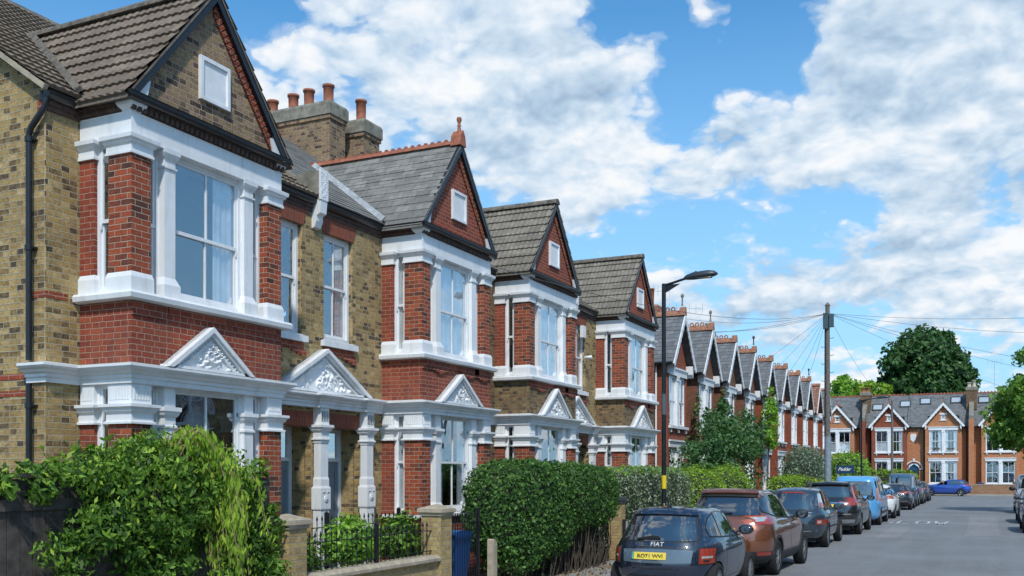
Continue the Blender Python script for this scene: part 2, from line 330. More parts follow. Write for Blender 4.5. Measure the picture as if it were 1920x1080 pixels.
def wallopen(mb, u0, u1, v0, v1, ops, depth=.14, m=0, mr=None, w=0):
    us = sorted({u0, u1} | {o[0] for o in ops} | {o[1] for o in ops}); vs = sorted({v0, v1} | {o[2] for o in ops} | {o[3] for o in ops})
    for a, b in zip(us, us[1:]):
        run = None
        for c, d in zip(vs, vs[1:]):
            um, vm = (a + b) / 2, (c + d) / 2
            if any(o[0] < um < o[1] and o[2] < vm < o[3] for o in ops): continue
            mb.poly([(a, c, w), (b, c, w), (b, d, w), (a, d, w)], m)
    mr = m if mr is None else mr
    for a, b, c, d in ops:
        mb.poly([(a, c, w), (a, d, w), (a, d, w - depth), (a, c, w - depth)], mr); mb.poly([(b, c, w), (b, d, w), (b, d, w - depth), (b, c, w - depth)], mr)
        mb.poly([(a, d, w), (b, d, w), (b, d, w - depth), (a, d, w - depth)], mr); mb.poly([(a, c, w), (b, c, w), (b, c, w - depth), (a, c, w - depth)], mr)
def sash(root, tf, u0, u1, v0, v1, w, bars=1, fr=.055, curtain=None, lowbars=None, name='window', horns=True, rnd=random, mid=None, bt=.03):
    """white sliding sash: frame (part), pane and curtain (sub-parts)"""
    mb = MB(tf); mid = (v0 + v1) / 2 if mid is None else mid
    mb.box(u0, u0 + fr, v0, v1, w - .07, w); mb.box(u1 - fr, u1, v0, v1, w - .07, w); mb.box(u0 + fr, u1 - fr, v1 - fr, v1, w - .07, w); mb.box(u0 + fr, u1 - fr, v0, v0 + fr * 1.2, w - .07, w)
    a, b = u0 + fr, u1 - fr; s2 = .035
    mb.box(a, b, mid - .022, mid + .022, w - .05, w - .012)
    for q0, q1, ww in ((mid + .022, v1 - fr, w - .018), (v0 + fr * 1.2, mid - .022, w - .034)):
        mb.box(a, a + s2, q0, q1, ww - .03, ww); mb.box(b - s2, b, q0, q1, ww - .03, ww)
        nb = bars if q0 > mid else (bars if lowbars is None else lowbars)
        for k in range(nb):
            c = a + (b - a) * (k + 1) / (nb + 1); mb.box(c - bt * .45, c + bt * .45, q0, q1, ww - .028, ww - .002)
    mb.box(a + s2, b - s2, v1 - fr - .035, v1 - fr, w - .048, w - .018); mb.box(a + s2, b - s2, v0 + fr * 1.2, v0 + fr * 1.2 + .05, w - .064, w - .034)
    if horns:
        for c in (a, b - .03): mb.prism([(c, mid - .022), (c + .03, mid - .022), (c + .022, mid - .1), (c + .008, mid - .1)], 2, w - .03, w - .008)
    o = mb.build(name, 'white_paint', root)
    g = MB(tf); g.box(a, b, mid, v1 - fr, w - .036, w - .032); g.box(a, b, v0 + fr * 1.2, mid, w - .052, w - .048); g.build('pane', 'glass', o)
    if curtain is not None and curtain != 'none':
        c = MB(tf); W = b - a
        def drape(x0, x1, z0, z1, ph=0):
            n = max(6, int((x1 - x0) / .03)); pts = []
            for i in range(n + 1):
                x = x0 + (x1 - x0) * i / n; pts.append((x, w - .085 + .014 * math.sin(i * 1.9 + ph) + .01 * math.sin(i * .7)))
            V = [(x, z0, d) for x, d in pts] + [(x, z1, d) for x, d in pts]
            c.mesh(V, [(i, i + 1, n + 2 + i, n + 1 + i) for i in range(n)], 0, sm=True)
        if curtain == 'right': drape(a + W * .66, b, v0, v1)
        elif curtain == 'both': drape(a, a + W * .25, v0, v1); drape(a + W * .72, b, v0, v1, 1)
        elif curtain == 'full': drape(a, b, v0, v1)
        elif curtain == 'lower': drape(a, b, v0, mid)
        elif curtain == 'left': drape(a, a + W * .6, v0, v1)
        elif curtain == 'blind':
            k = v0 + .02
            while k < v1 - .05: c.box(a, b, k, k + .028, w - .14, w - .12); k += .045
        c.build('curtain' if curtain != 'blind' else 'blind', 'curtain' if curtain != 'blind' else 'blind', o)
    return o
# ================================================================ GROUND
XM, XB = -9.9, -9.05
def grid_sheet(name, x0, x1, y0, y1, z, mat, loc=(0, 0, 0)):
    mb = MB(); mb.poly([(x0, y0, z), (x1, y0, z), (x1, y1, z), (x0, y1, z)]); return struct(mb.build(name, mat, loc=loc))
def asphalt(name, c, patch=.4):
    m, nt, b = newmat(name); co = obj_co(nt)
    a = N(nt, 'ShaderNodeTexNoise', {'Vector': co, 'Scale': .35, 'Detail': 6, 'Roughness': .6}); f = N(nt, 'ShaderNodeTexNoise', {'Vector': co, 'Scale': 55, 'Detail': 3, 'Roughness': .8})
    col = RAMP(nt, a.outputs[0], [(.3, tuple(x * .78 for x in c)), (.55, c), (.75, tuple(x * 1.25 for x in c))])
    st = N(nt, 'ShaderNodeMapping', {'Vector': co, 'Scale': (1.6, .09, 1)}); s2 = N(nt, 'ShaderNodeTexNoise', {'Vector': st.outputs[0], 'Scale': 1.2, 'Detail': 5, 'Roughness': .6})
    col = MIX(nt, RAMP(nt, s2.outputs[0], [(.45, 0), (.7, .35)]), col, tuple(x * 1.35 for x in c))
    vo = N(nt, 'ShaderNodeTexVoronoi', {'Vector': co, 'Scale': .5, 'Randomness': 1}, feature='DISTANCE_TO_EDGE')
    col = MIX(nt, RAMP(nt, vo.outputs[0], [(0, .45), (.012, 0)]), col, tuple(x * .55 for x in c))
    col = MIX(nt, RAMP(nt, f.outputs[0], [(.35, .35), (.65, 0)]), col, tuple(x * .6 for x in c))
    setcol(nt, b, col); b.inputs['Roughness'].default_value = .82; bump(nt, b, f.outputs[0], .4, .006); return m
asphalt('asphalt', (.19, .20, .21)); asphalt('footway', (.27, .265, .25)); asphalt('soil', (.10, .075, .05)); asphalt('ground_mat', (.12, .12, .08))
grid_sheet('ground', -700, 700, -300, 1400, -.03, 'ground_mat')
grid_sheet('road', -5.8, 3.3, -15, 88, 0, 'asphalt')
grid_sheet('cross_road', -60, 60, 87.5, 97.4, .004, 'asphalt')
def pavement(name, x0, x1, y0, y1):
    mb = MB(); mb.box(x0, x1, y0, y1, -.02, .12); struct(mb.build(name, 'footway'))
def kerb(name, a, b):
    mb = MB(); mb.bar(a, b, .14, .17); struct(mb.build(name, 'concrete'))
pavement('pavement', -7.62, -5.94, -15, 86); pavement('pavement', 3.44, 5.6, -15, 86); pavement('pavement', -60, 60, 97.54, 99.1)
kerb('kerb', (-5.87, -15, .043), (-5.87, 87, .043)); kerb('kerb', (3.37, -15, .043), (3.37, 87, .043)); kerb('kerb', (-60, 97.47, .045), (60, 97.47, .045))
mb = MB(); mb.box(-10.5, -7.63, -5, 86, -.02, .10); struct(mb.build('front_gardens', 'soil'))
mb = MB()   # SLOW painted across the lane, letters long in the direction of travel
def stroke(pts, wd):
    for (x0, y0), (x1, y1) in zip(pts, pts[1:]):
        d = Vector((x1 - x0, y1 - y0)).normalized(); n = Vector((-d.y, d.x)); e = .5
        n = Vector((n.x * wd, n.y * wd * 1.9)); a = Vector((x0, y0)) - d * .03; b = Vector((x1, y1)) + d * .03
        mb.poly([(a.x - n.x, a.y - n.y, .006), (b.x - n.x, b.y - n.y, .006), (b.x + n.x, b.y + n.y, .006), (a.x + n.x, a.y + n.y, .006)])
LX, LY, LW, LH = -3.95, 43.6, .46, 2.4
def let(ch, i):
    o = LX + i * .70; P = lambda x, y: (o + x * LW, LY + y * LH)
    sh = {'S': [[(1, .85), (.75, 1), (.25, 1), (0, .85), (0, .62), (1, .38), (1, .15), (.75, 0), (.25, 0), (0, .15)]], 'L': [[(0, 1), (0, 0), (1, 0)]],
          'O': [[(.25, 0), (0, .2), (0, .8), (.25, 1), (.75, 1), (1, .8), (1, .2), (.75, 0), (.25, 0)]], 'W': [[(0, 1), (.25, 0), (.5, .7), (.75, 0), (1, 1)]]}[ch]
    for s in sh: stroke([P(*p) for p in s], .05)
for i, ch in enumerate('SLOW'): let(ch, i)
def worn(name, c, amt):
    m, nt, b = newmat(name); n = N(nt, 'ShaderNodeTexNoise', {'Vector': obj_co(nt), 'Scale': 3.5, 'Detail': 8, 'Roughness': .8})
    setcol(nt, b, MIX(nt, RAMP(nt, n.outputs[0], [(amt - .08, 0), (amt + .08, 1)]), c, (.175, .185, .195))); b.inputs['Roughness'].default_value = .7
worn('worn_white', (.6, .62, .63), .53)
struct(mb.build('road_marking', 'worn_white'))
asphalt('patch_asphalt', (.165, .17, .175)); asphalt('pale_asphalt', (.225, .23, .235))
for q, mt in (((-.6, .5, 36.0, 52.0), 'pale_asphalt'), ((-3.2, -2.5, 33.5, 41.0), 'pale_asphalt'), ((-5.75, -5.45, 10, 86), 'patch_asphalt')):
    mb = MB(); x0, x1, y0, y1 = q; rq = random.Random(int(y0)); A_ = [(x0 + rq.uniform(-.04, .04), y0 + (y1 - y0) * i / 8, .004) for i in range(9)]; B_ = [(x1 + rq.uniform(-.04, .04), y0 + (y1 - y0) * i / 8, .004) for i in range(9)]
    for i in range(8): mb.poly([A_[i], B_[i], B_[i + 1], A_[i + 1]])
    struct(mb.build('road_patch', mt))
# ================================================================ NEAR HOUSES
CAP = lambda z0, z1, t=1: [(.012, z0), (.03 * t, z0), (.03 * t, z0 + .03), (.02 * t, z0 + .035), (.02 * t, z1 - .11), (.045 * t, z1 - .09), (.05 * t, z1 - .07), (.075 * t, z1 - .05), (.08 * t, z1 - .012), (.08 * t, z1)]
def roof_slope(mb, A, along, up, L, H, row=.31, rib=.15, amp=.012, step=.022, m=0, clip=None, du=0.0, vi=2):
    """courses of tiles laid as real overlapping steps; A = eaves start; along/up unit vectors"""
    A = Vector(A); al = Vector(along).normalized(); up = Vector(up).normalized(); nn = al.cross(up)
    if nn[vi] < 0: nn = -nn
    ns = max(1, int(L / (rib / 4))) if amp else max(1, int(L / .3)); nr = max(1, math.ceil(H / row))
    for r in range(nr):
        h0, h1 = r * row, min(H, (r + 1) * row); V0 = []; V1 = []; V2 = []; U = []
        for i in range(ns + 1):
            u = L * i / ns; ph = (i % 4); a = amp * (1, .85, -.1, .0)[ph] if amp else 0
            j = random.uniform(-.003, .003)
            V0.append(A + al * u + up * h0 + nn * (step + a + j)); V1.append(A + al * u + up * h1 + nn * (.002 + a)); V2.append(A + al * u + up * (h0 + .001) - nn * .012); U.append(u)
        for i in range(ns):
            if clip and not clip((V0[i] + V1[i + 1]) / 2): continue
            mb.poly([V0[i], V0[i + 1], V1[i + 1], V1[i]], m, [(U[i] + du, h0), (U[i + 1] + du, h0), (U[i + 1] + du, h1 - .001), (U[i] + du, h1 - .001)])
            mb.poly([V2[i], V2[i + 1], V0[i + 1], V0[i]], m, [(U[i] + du, h0 + .02), (U[i + 1] + du, h0 + .02), (U[i + 1] + du, h0 + .03), (U[i] + du, h0 + .03)])
def bay_column_set(root, tf, us, zc, z0, z1, fluted=None):
    pass
def pediment(root, y0, y1, z, apex, xw, dep=.16, nb=14, seed=1, parent=None):
    """white stucco triangle with raking mouldings, bead course and leafy relief"""
    rnd = random.Random(seed); T = tfX(xw); mb = MB(T); yc = (y0 + y1) / 2; h = apex - z
    mb.prism([(y0, z), (y1, z), (yc, apex)], 2, 0, dep * .45)
    for sgn, ya in ((1, y0), (-1, y1)):
        A = Vector((ya, z)); B = Vector((yc, apex)); d = (B - A).normalized(); n = Vector((-d.y, d.x)) * sgn; n = n if n.y < 0 else -n
        for off, th, dp in ((0, .055, dep), (.055, .035, dep * .8), (.14, .03, dep * .62)):
            a0 = A + n * off; L = (B - A).length
            q = [(A.x, A.y), (B.x, B.y)]
            def at(o):   # line offset inward, clipped at base and centre
                k = (Vector((0, 1)) * 0); 
                # point on base: z, on centre: yc
                bx = A.x + sgn * o / abs(d.y) ; cz = apex - o / abs(d.x)
                return (bx, z), (yc, cz)
            (p0, p1), (p2, p3) = at(off), at(off + th)
            if p3[1] > z + .02: mb.prism([p0, p1, p3, p2], 2, 0, dp)
        L = (B - A).length; nbeads = int(L / .06)
        for k in range(2, nbeads - 1):
            p = A + d * (L * k / nbeads); o = .118
            bx = p + Vector((sgn * abs(d.y), -abs(d.x))) * o
            if bx.y > z + .03 and (yc - bx.x) * sgn > .02: mb.blob((bx.x, bx.y, dep * .5), (.018, .018, .022), n=6, k=4)
    mb.box(y0 + .02, y1 - .02, z, z + .035, 0, dep * .8)
    o = mb.build('pediment', 'white_paint', parent or root)
    rl = MB(T); base = z + .05
    for k in range(int(46 * (y1 - y0) / 1.5)):
        u = rnd.uniform(-1, 1); v = rnd.random(); 
        zz_ = base + v * (h * .72); half = (y1 - y0) / 2 * (1 - (zz_ - z) / h) - .24
        if half < .03: continue
        a = rnd.uniform(0, math.pi); r = rnd.uniform(.022, .05)
        c = (yc + u * half, zz_); n = 7; V = [(c[0], c[1], dep * .45 + .045)]
        for i in range(n):
            t = 2 * math.pi * i / n; x, y = r * 1.6 * math.cos(t), r * .7 * math.sin(t)
            V.append((c[0] + x * math.cos(a) - y * math.sin(a), c[1] + x * math.sin(a) + y * math.cos(a), dep * .45))
        rl.mesh(V, [(0, 1 + i, 1 + (i + 1) % n) for i in range(n)], sm=False)
    rl.lathe([(.085, 0), (.075, .04), (.05, .05), (.045, .02), (.02, .03), (.0, .035)], (yc, base + .15, dep * .4), n=14)
    rl.build('relief', 'white_paint', o)
def near_bay(root, y0, y1, fmat, belowmat, cur, seed, shutterGF=None):
    W = y1 - y0; pr = .30; lt = .21; pl = .27; win = W - 2 * (pr + lt + pl)
    u = [y0, y0 + pr, y0 + pr + lt, y0 + pr + lt + pl, y1 - pr - lt - pl, y1 - pr - lt, y1 - pr, y1]
    XS = [XM, XM + .24, XB - .37, XB]       # side: respond, window, corner pier
    # solid brick stages
    b = MB(); b.box(XM - .02, XB + .0, y0 + .002, y1 - .002, 0.1, 1.30); b.build('bay_wall', 'red_brick', root)
    b = MB(); b.box(XM - .02, XB + .0, y0 + .002, y1 - .002, 3.40, 4.15)
    o = b.build('bay_wall', belowmat, root)
    # corbelled brick ornament under the sill
    cb = MB(tfX(XB))
    if seed > 1:
        for c in (y0 + .62, y1 - .95, y1 - .35):
            for k in range(7):
                a = -.33 + k * .11; cb.box(c + a - .055, c + a + .055, 4.02 - .11 * (1 - (abs(a) / .36) ** 1.5) + .02, 4.14, 0, .035)
    cb.box(y0, y0 + .5, 3.98, 4.14, 0, .022); cb.box(y0 + .58, y1 - .02, 4.06, 4.145, 0, .018)
    cb.build('brick_band', 'red_brick_plain' if seed != 3 else 'red_brick_plain', root)
    path = [(XM + .005, y0), (XB, y0), (XB, y1), (XM + .005, y1)]
    s = MB(); s.sweep(path, [(-.3, 4.15), (.07, 4.15), (.11, 4.165), (.12, 4.22), (.10, 4.25), (-.3, 4.27)]); s.build('sill', 'white_paint', root)
    s = MB(); s.sweep(path, [(-.3, 1.28), (.05, 1.28), (.07, 1.30), (.07, 1.345), (-.3, 1.37)]); s.build('sill', 'white_paint', root)
    # brick piers, each with its own white base and capital
    n = 6
    for z0, z1 in ((1.36, 2.72), (4.26, 5.92)):
        for ya, yb in ((u[0], u[1]), (u[6], u[7])):
            for xa, xb in ((XS[2], XB), (XM - .01, XS[1])):
                b = MB(); b.box(xa, xb, ya, yb, z0, z1); po = b.build('pier', fmat if xa == XS[2] else 'red_brick_plain', root); xa = max(xa, XM + .02); wh = MB()
                if z0 > 4:
                    wh.stack(xa, xb, ya, yb, [(.028, 4.262), (.028, 4.43), (.008, 4.49)]); wh.build('pier_base', 'white_paint', po); wh = MB(); wh.stack(xa, xb, ya, yb, CAP(5.88, 6.10))
                else:
                    wh.stack(xa, xb, ya, yb, [(.012, 2.69), (.045, 2.69), (.045, 2.715), (.02, 2.725), (.02, 2.81), (.05, 2.84), (.055, 2.865), (.085, 2.89), (.085, 2.925), (.006, 2.93), (.006, 3.19)])
                wh.build('capital', 'white_paint', po)
                if z0 < 4:
                    fl = MB()
                    if xa == XS[2]:
                        g = (yb - ya) / (n + 1)
                        for k in range(n): c = ya + g * (k + 1); fl.box(XB + .004, XB + .014, c - .013, c + .013, 2.98, 3.14)
                    if ya == y0:
                        m_ = 7 if xa == XS[2] else 4; g = (xb - xa) / (m_ + 1)
                        for k in range(m_): c = xa + g * (k + 1); fl.box(c - .013, c + .013, y0 - .014, y0 - .004, 2.98, 3.14)
                    if fl.v: fl.build('fluting', 'white_render', po)
    for ya, yb in ((u[2], u[3]), (u[4], u[5])):
        m0, m1 = ya + .045, yb - .045; X0, X1 = XB - .24, XB - .035
        pm = MB(); pm.stack(X0, X1, m0, m1, [(0, 4.262), (.045, 4.263), (.045, 4.42), (.0, 4.52), (.0, 5.86), (.018, 5.862), (.018, 5.885), (.0, 5.89), (0, 5.97), (.025, 6.0), (.045, 6.04), (.05, 6.1), (.0, 6.1), (0, 6.15)]); pm.build('mullion', 'white_paint', root)
        pm = MB(); pm.stack(X0, X1, m0, m1, [(.03, 1.36), (.03, 1.5), (0, 1.56), (0, 2.66), (.018, 2.662), (.018, 2.69), (.002, 2.70), (.002, 2.79), (.03, 2.82), (.04, 2.85), (.055, 2.87), (.055, 2.92), (.0, 2.925), (0, 3.2)]); pm.build('mullion', 'white_paint', root)
    # entablature of first floor: white frieze with corner blocks
    e = MB(); e.sweep([(XM + .005, y0), (XB, y0), (XB, y1), (XM + .005, y1)], [(-.28, 6.08), (.004, 6.08), (.004, 6.36), (.012, 6.375), (-.28, 6.375)])
    for ya, yb in ((u[0], u[1]),): e.stack(XB - .13, XB, y0, y0 + .13, [(.008, 6.376), (.012, 6.40), (.05, 6.44), (.07, 6.50), (.07, 6.52)])
    e.stack(XB - .1, XB, y1 - .1, y1, [(.008, 6.376), (.012, 6.40), (.04, 6.44), (.06, 6.50), (.06, 6.52)])
    e.build('frieze', 'white_paint', root)
    # dark moulded brick corbel under gutter
    e = MB(); e.sweep(path, [(-.2, 6.376), (.0, 6.376), (.006, 6.40), (.03, 6.42), (.03, 6.46), (.055, 6.48), (.055, 6.545), (-.2, 6.545)])
    k = y0 - .02
    while k < y1: e.box(XB + .005, XB + .05, k, k + .055, 6.39, 6.46); k += .085
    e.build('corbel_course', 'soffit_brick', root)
    # windows
    rr = random.Random(seed * 7)
    for z0, z1, cc, mid in ((1.37, 3.19, cur[0], 2.30), (4.27, 6.085, cur[1], 5.14)):
        sash(root, tfX(XB), u[3] - .045, u[4] + .045, z0, z1, -.10, bars=1, curtain=cc, mid=mid)
        for a, bb in ((u[1], u[2] + .045), (u[5] - .045, u[6])): sash(root, tfX(XB), a, bb, z0, z1, -.14, bars=0, fr=.035, mid=mid, horns=False)
        sash(root, lambda uu, v, ww: (uu, y0 - ww, v), XS[1], XS[2], z0, z1, -.05, bars=0, fr=.035, mid=mid, curtain='left' if seed in (2,) else None)
        sash(root, lambda uu, v, ww: (uu, y1 + ww, v), XS[1], XS[2], z0, z1, -.05, bars=0, fr=.035, mid=mid)
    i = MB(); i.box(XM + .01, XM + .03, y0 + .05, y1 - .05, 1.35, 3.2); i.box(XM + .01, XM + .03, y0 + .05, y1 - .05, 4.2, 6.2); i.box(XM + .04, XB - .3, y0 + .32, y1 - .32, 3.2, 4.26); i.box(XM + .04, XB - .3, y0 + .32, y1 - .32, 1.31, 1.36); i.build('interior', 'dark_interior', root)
CORN = [(-.1, 3.17), (.03, 3.17), (.03, 3.225), (.05, 3.235), (.05, 3.27), (.085, 3.29), (.10, 3.32), (.14, 3.335), (.16, 3.36), (.16, 3.39), (.0, 3.415), (-.1, 3.415)]
def near_roof(root, y0, y1, wallmat, tmat, rib, amp, ymid=None, crest=False, verge='gauged_brick', zt=8.33, lich=False, blk=(1,)):
    yc = (y0 + y1) / 2; zb = 6.60; X = XB
    tf = tfX(X)
    half = W2 = (y1 - y0) / 2; sl = (zt - zb) / half
    g = MB(tf); g.prism([(y0 + .02, 6.545), (y1 - .02, 6.545), (y1 - .02, zb), (yc, zt - .04), (y0 + .02, zb)], 2, -.22, -.02)
    o = g.build('gable', wallmat, root)
    # verge course of red bricks following the rake
    v = MB(tf); d = Vector((half, zt - zb)).normalized(); 
    for s in (1,):
        L = Vector((half, zt - zb)).length; n = int(L / .075)
        for k in range(2, n):
            p = Vector((yc + s * half, zb)) + Vector((-s * d.x, d.y)) * (L * k / n)
            nrm = Vector((-s * d.y, -d.x)); a = p + nrm * .04; b_ = p + nrm * .17; t = Vector((-s * d.x, d.y)) * .031
            if (a.x - yc) * s < .05: continue
            if (b_.x - yc) * s < .02: b_ = Vector((yc + s * .02, b_.y))
            v.prism([tuple(a - t), tuple(a + t), tuple(b_ + t), tuple(b_ - t)], 2, -.03, .012)
    v.build('verge_course', 'red_pier_brick' if wallmat != 'sooty_brick' else 'red_brick_plain', o)
    # kneelers
    for s in (-1, 1):
        k = MB(tf); yy = yc + s * (half - .02); k.prism([(yy, 6.58), (yy - s * .20, 6.58), (yy - s * .26, 6.80), (yy - s * .15, 6.80)], 2, -.02, .045); k.build('kneeler', 'white_paint', root)
    # bargeboards
    bg = MB(tf)
    for s in (-1, 1):
        A = Vector((yc + s * (half + .10), zb - .06)); B = Vector((yc, zt + .10)); dd = (B - A).normalized(); q = Vector((-dd.y, dd.x)) * (-1 if Vector((-dd.y, dd.x)).y > 0 else 1)
        bg.prism([tuple(A), tuple(B), (yc, B.y - .125 / abs(dd.x)), tuple(A + Vector((-s * .13 / 1.0, 0)))], 2, .03, .075)
    bg.build('bargeboard', 'black_paint', root)
    # blind attic window
    bw = MB(tf); c = yc + .02 if blk else yc; w2 = .27; z0, z1 = 6.90, 7.46
    for a, b_, c0, d0 in ((c - w2, c - w2 + .05, z0, z1), (c + w2 - .05, c + w2, z0, z1), (c - w2 + .05, c + w2 - .05, z1 - .05, z1), (c - w2 + .05, c + w2 - .05, z0, z0 + .045)): bw.box(a, b_, c0, d0, -.03, .03)
    fo = bw.build('attic_frame', 'white_paint', root)
    bw = MB(tf); bw.box(c - w2 + .05, c + w2 - .05, z0 + .045, z1 - .05, -.03, .005); bw.build('panel', 'white_render', fo)
    # roof slopes with ridge running back
    Lr = 4.6; ov = .085
    for s in (-1, 1):
        up = Vector((0, -s * half, zt - zb)).normalized(); e = Vector((X + ov, yc + s * (half + .13), zb - .13 * sl + .07))
        H = (Vector((0, yc, zt + .07)) - Vector((0, e.y, e.z))).length
        r = MB(); roof_slope(r, e, (-1, 0, 0), up, Lr, H, row=.27 if amp else .215, rib=rib, amp=amp, step=.032 if amp else .012)
        # underside slab
        r.mesh([tuple(e), tuple(e + Vector((-Lr, 0, 0))), tuple(e + Vector((-Lr, 0, 0)) + up * H), tuple(e + up * H)] + [tuple(Vector(p) - Vector((0, 0, .04))) for p in (e, e + Vector((-Lr, 0, 0)), e + Vector((-Lr, 0, 0)) + up * H, e + up * H)], [(4, 5, 6, 7), (0, 1, 5, 4), (3, 7, 4, 0), (2, 3, 7, 6)])
        r.build('roof', tmat, root)
    rd = MB()
    if crest:
        n = 22; x = X + ov
        rd.prism([(yc - .09, zt + .04), (yc - .05, zt + .11), (yc + .05, zt + .11), (yc + .09, zt + .04)], 0, X + ov + .01, X - Lr)
        k = 0; xx = X + ov - .28
        while xx > X - Lr + .1:
            rd.prism([(xx, zt + .10), (xx - .15, zt + .10), (xx - .15, zt + .125), (xx - .115, zt + .135), (xx - .10, zt + .165), (xx - .05, zt + .165), (xx - .035, zt + .135), (xx, zt + .125)], 1, yc - .018, yc + .018); xx -= .15
        rd.prism([(yc - .12, zt + .0), (yc - .08, zt + .2), (yc, zt + .3), (yc + .08, zt + .2), (yc + .12, zt + .0)], 0, X + ov + .02, X + ov - .2)
        rr = rd.build('ridge_tiles', 'terracotta', root)
        f = MB(); f.lathe([(.05, .25), (.035, .32), (.028, .38), (.042, .40), (.028, .41), (.03, .45), (.05, .50), (.045, .55), (.0, .57)], (X + ov - .07, yc, zt), n=10); f.build('finial', 'terracotta', rr)
    else:
        n = 10; x = X + ov + .02
        for k in range(n):
            a = x - k * Lr / n; pts = [(yc + .13 * math.cos(t), zt + .03 + .12 * math.sin(t)) for t in [math.pi * i / 8 for i in range(9)]]
            rd.prism(pts, 0, a, a - Lr / n + .008)
        rd.build('ridge_tiles', 'ridge_mortar', root)
def gutter_run(root, path, z, name='gutter', m='black_paint'):
    g = MB(); prof = [(.06 + .062 * math.cos(t), z + .03 + .075 * math.sin(t)) for t in [math.pi + math.pi * i / 7 for i in range(8)]]
    g.sweep(path, [(-.03, z + .05)] + prof + [(.128, z + .045), (.105, z + .03), (.02, z + .03)][:1] + [(.1, z + .035), (.0, z + .045)]); g.sweep(path, [(-.04, z - .06), (.012, z - .06), (.012, z + .05), (-.04, z + .05)])
    return g.build(name, m, root)
plain('pale_flashing', (.42, .44, .46), .6, var=.25, sc_=6, bmp=.4)
plain('ridge_mortar', (.17, .15, .12), .85, var=.4, sc_=10, bmp=.7)
def main_wall(root, ya, yb, ops, mat, z1=6.62):
    w_ = MB(tfX(XM)); wallopen(w_, ya, yb, .05, z1, ops, .16)
    return w_.build('wall', mat, root)
def soldier(root, y0, y1, z0, h, spl=.12, X=None, mat='gauged_brick'):
    a = MB(tfX(X or XM)); a.prism([(y0 - .02, z0), (y1 + .02, z0), (y1 + spl + .02, z0 + h), (y0 - spl - .02, z0 + h)], 2, -.02, .012); return a.build('brick_arch', mat, root)
def wsill(root, y0, y1, z, X=None, ex=.08):
    s = MB(tfX(X or XM)); s.prism([(-.1, z - .12), (.07, z - .12), (.075, z - .04), (.06, z), (-.1, z + .015)][::1], 0, 0, 0) if 0 else None
    s.box(y0 - ex, y1 + ex, z - .10, z, -.05, .075); s.box(y0 - .01, y1 + .01, z - .001, z + .02, -.14, .03); o = s.build('window_sill', 'white_paint', root)
    return o
def ffwin(root, y0, y1, cur, bm=None, arch='gauged_brick', bars=1):
    sash(root, tfX(XM), y0, y1, 4.33, 6.10, -.08, bars=bars, curtain=cur, mid=5.24); wsill(root, y0, y1, 4.31)
    soldier(root, y0, y1, 6.10, .40, .15, mat=arch)
    b = MB(tfX(XM)); c = (y0 + y1) / 2; W = (y1 - y0) / 2 + .02
    b.box(c - W, c + W, 4.08, 4.20, 0, .02)
    for s in (-1, 1):
        for k in range(3): b.box(c + s * (W - .12 * k) - .06, c + s * (W - .12 * k) + .06, 3.98 + .03 * k, 4.085, 0, .03)
    b.build('brick_apron', 'red_brick_plain', root)
def column(root, yc, w=.22, x0=None, x1=None, full=True):
    x0 = XM + .01; x1 = XM + .17; a, b = yc - w / 2, yc + w / 2; c = MB()
    c.stack(x0, x1, a, b, [(.03, .1), (.03, .3), (.0, .33), (0, 1.50), (.0, 1.52)])
    c.stack(x0, x1, a, b, [(.012, 1.50), (.018, 1.52), (.018, 1.85), (.012, 1.875), (.0, 1.88)])
    c.stack(x0, x1, a, b, [(.0, 1.88), (.0, 2.0), (-.012, 2.04), (-.012, 2.58), (.0, 2.60), (.0, 2.64), (.02, 2.645), (.02, 2.67), (.0, 2.68), (0, 2.77), (.03, 2.80), (.04, 2.83), (.06, 2.85), (.06, 2.89), (0, 2.90), (0, 3.18)])
    o = c.build('column', 'white_paint', root)
    r = MB(tfX(x1 + .018)); r.lathe([(.06, 0), (.05, .015), (.035, .006), (.02, .018), (0, .02)], (yc, 1.68, 0), n=12)
    for sx in (-1, 1): r.box(yc + sx * .06 - .025, yc + sx * .06 + .025, 1.79, 1.805, 0, .012)
    for k in range(4): r.box(yc - .075 + k * .05 - .012, yc - .075 + k * .05 + .012, 2.94, 3.12, -.03, -.018)
    r.build('carved_block', 'white_paint', o); return o
def door(root, y0, y1, mat, X):
    T = tfX(X); zt = 2.86
    f = MB(T); f.box(y0, y0 + .06, .25, zt, -.08, 0); f.box(y1 - .06, y1, .25, zt, -.08, 0); f.box(y0 + .06, y1 - .06, zt - .06, zt, -.08, 0); f.box(y0 + .06, y1 - .06, 2.30, 2.36, -.08, -.01)
    fr = f.build('door_frame', 'white_paint', root)
    d = MB(T); a, b = y0 + .06, y1 - .06; d.box(a, b, .27, 2.30, -.07, -.03)
    for p0, p1 in ((.4, 1.05), (1.2, 2.15)):
        for s0, s1 in ((a + .08, (a + b) / 2 - .04), ((a + b) / 2 + .04, b - .08)):
            for q in ((s0, s1, p0, p0 + .025), (s0, s1, p1 - .025, p1), (s0, s0 + .025, p0, p1), (s1 - .025, s1, p0, p1)): d.box(*q, -.03, -.018)
    do = d.build('door', mat, root)
    h = MB(T); h.lathe([(.02, 0), (.03, .03), (.02, .05)], (b - .08, 1.15, -.03), n=8, ax=2); h.build('handle', 'steel', do)
    g = MB(T); g.box(a, b, 2.36, zt - .06, -.05, -.045); g.build('fanlight', 'glass', fr)
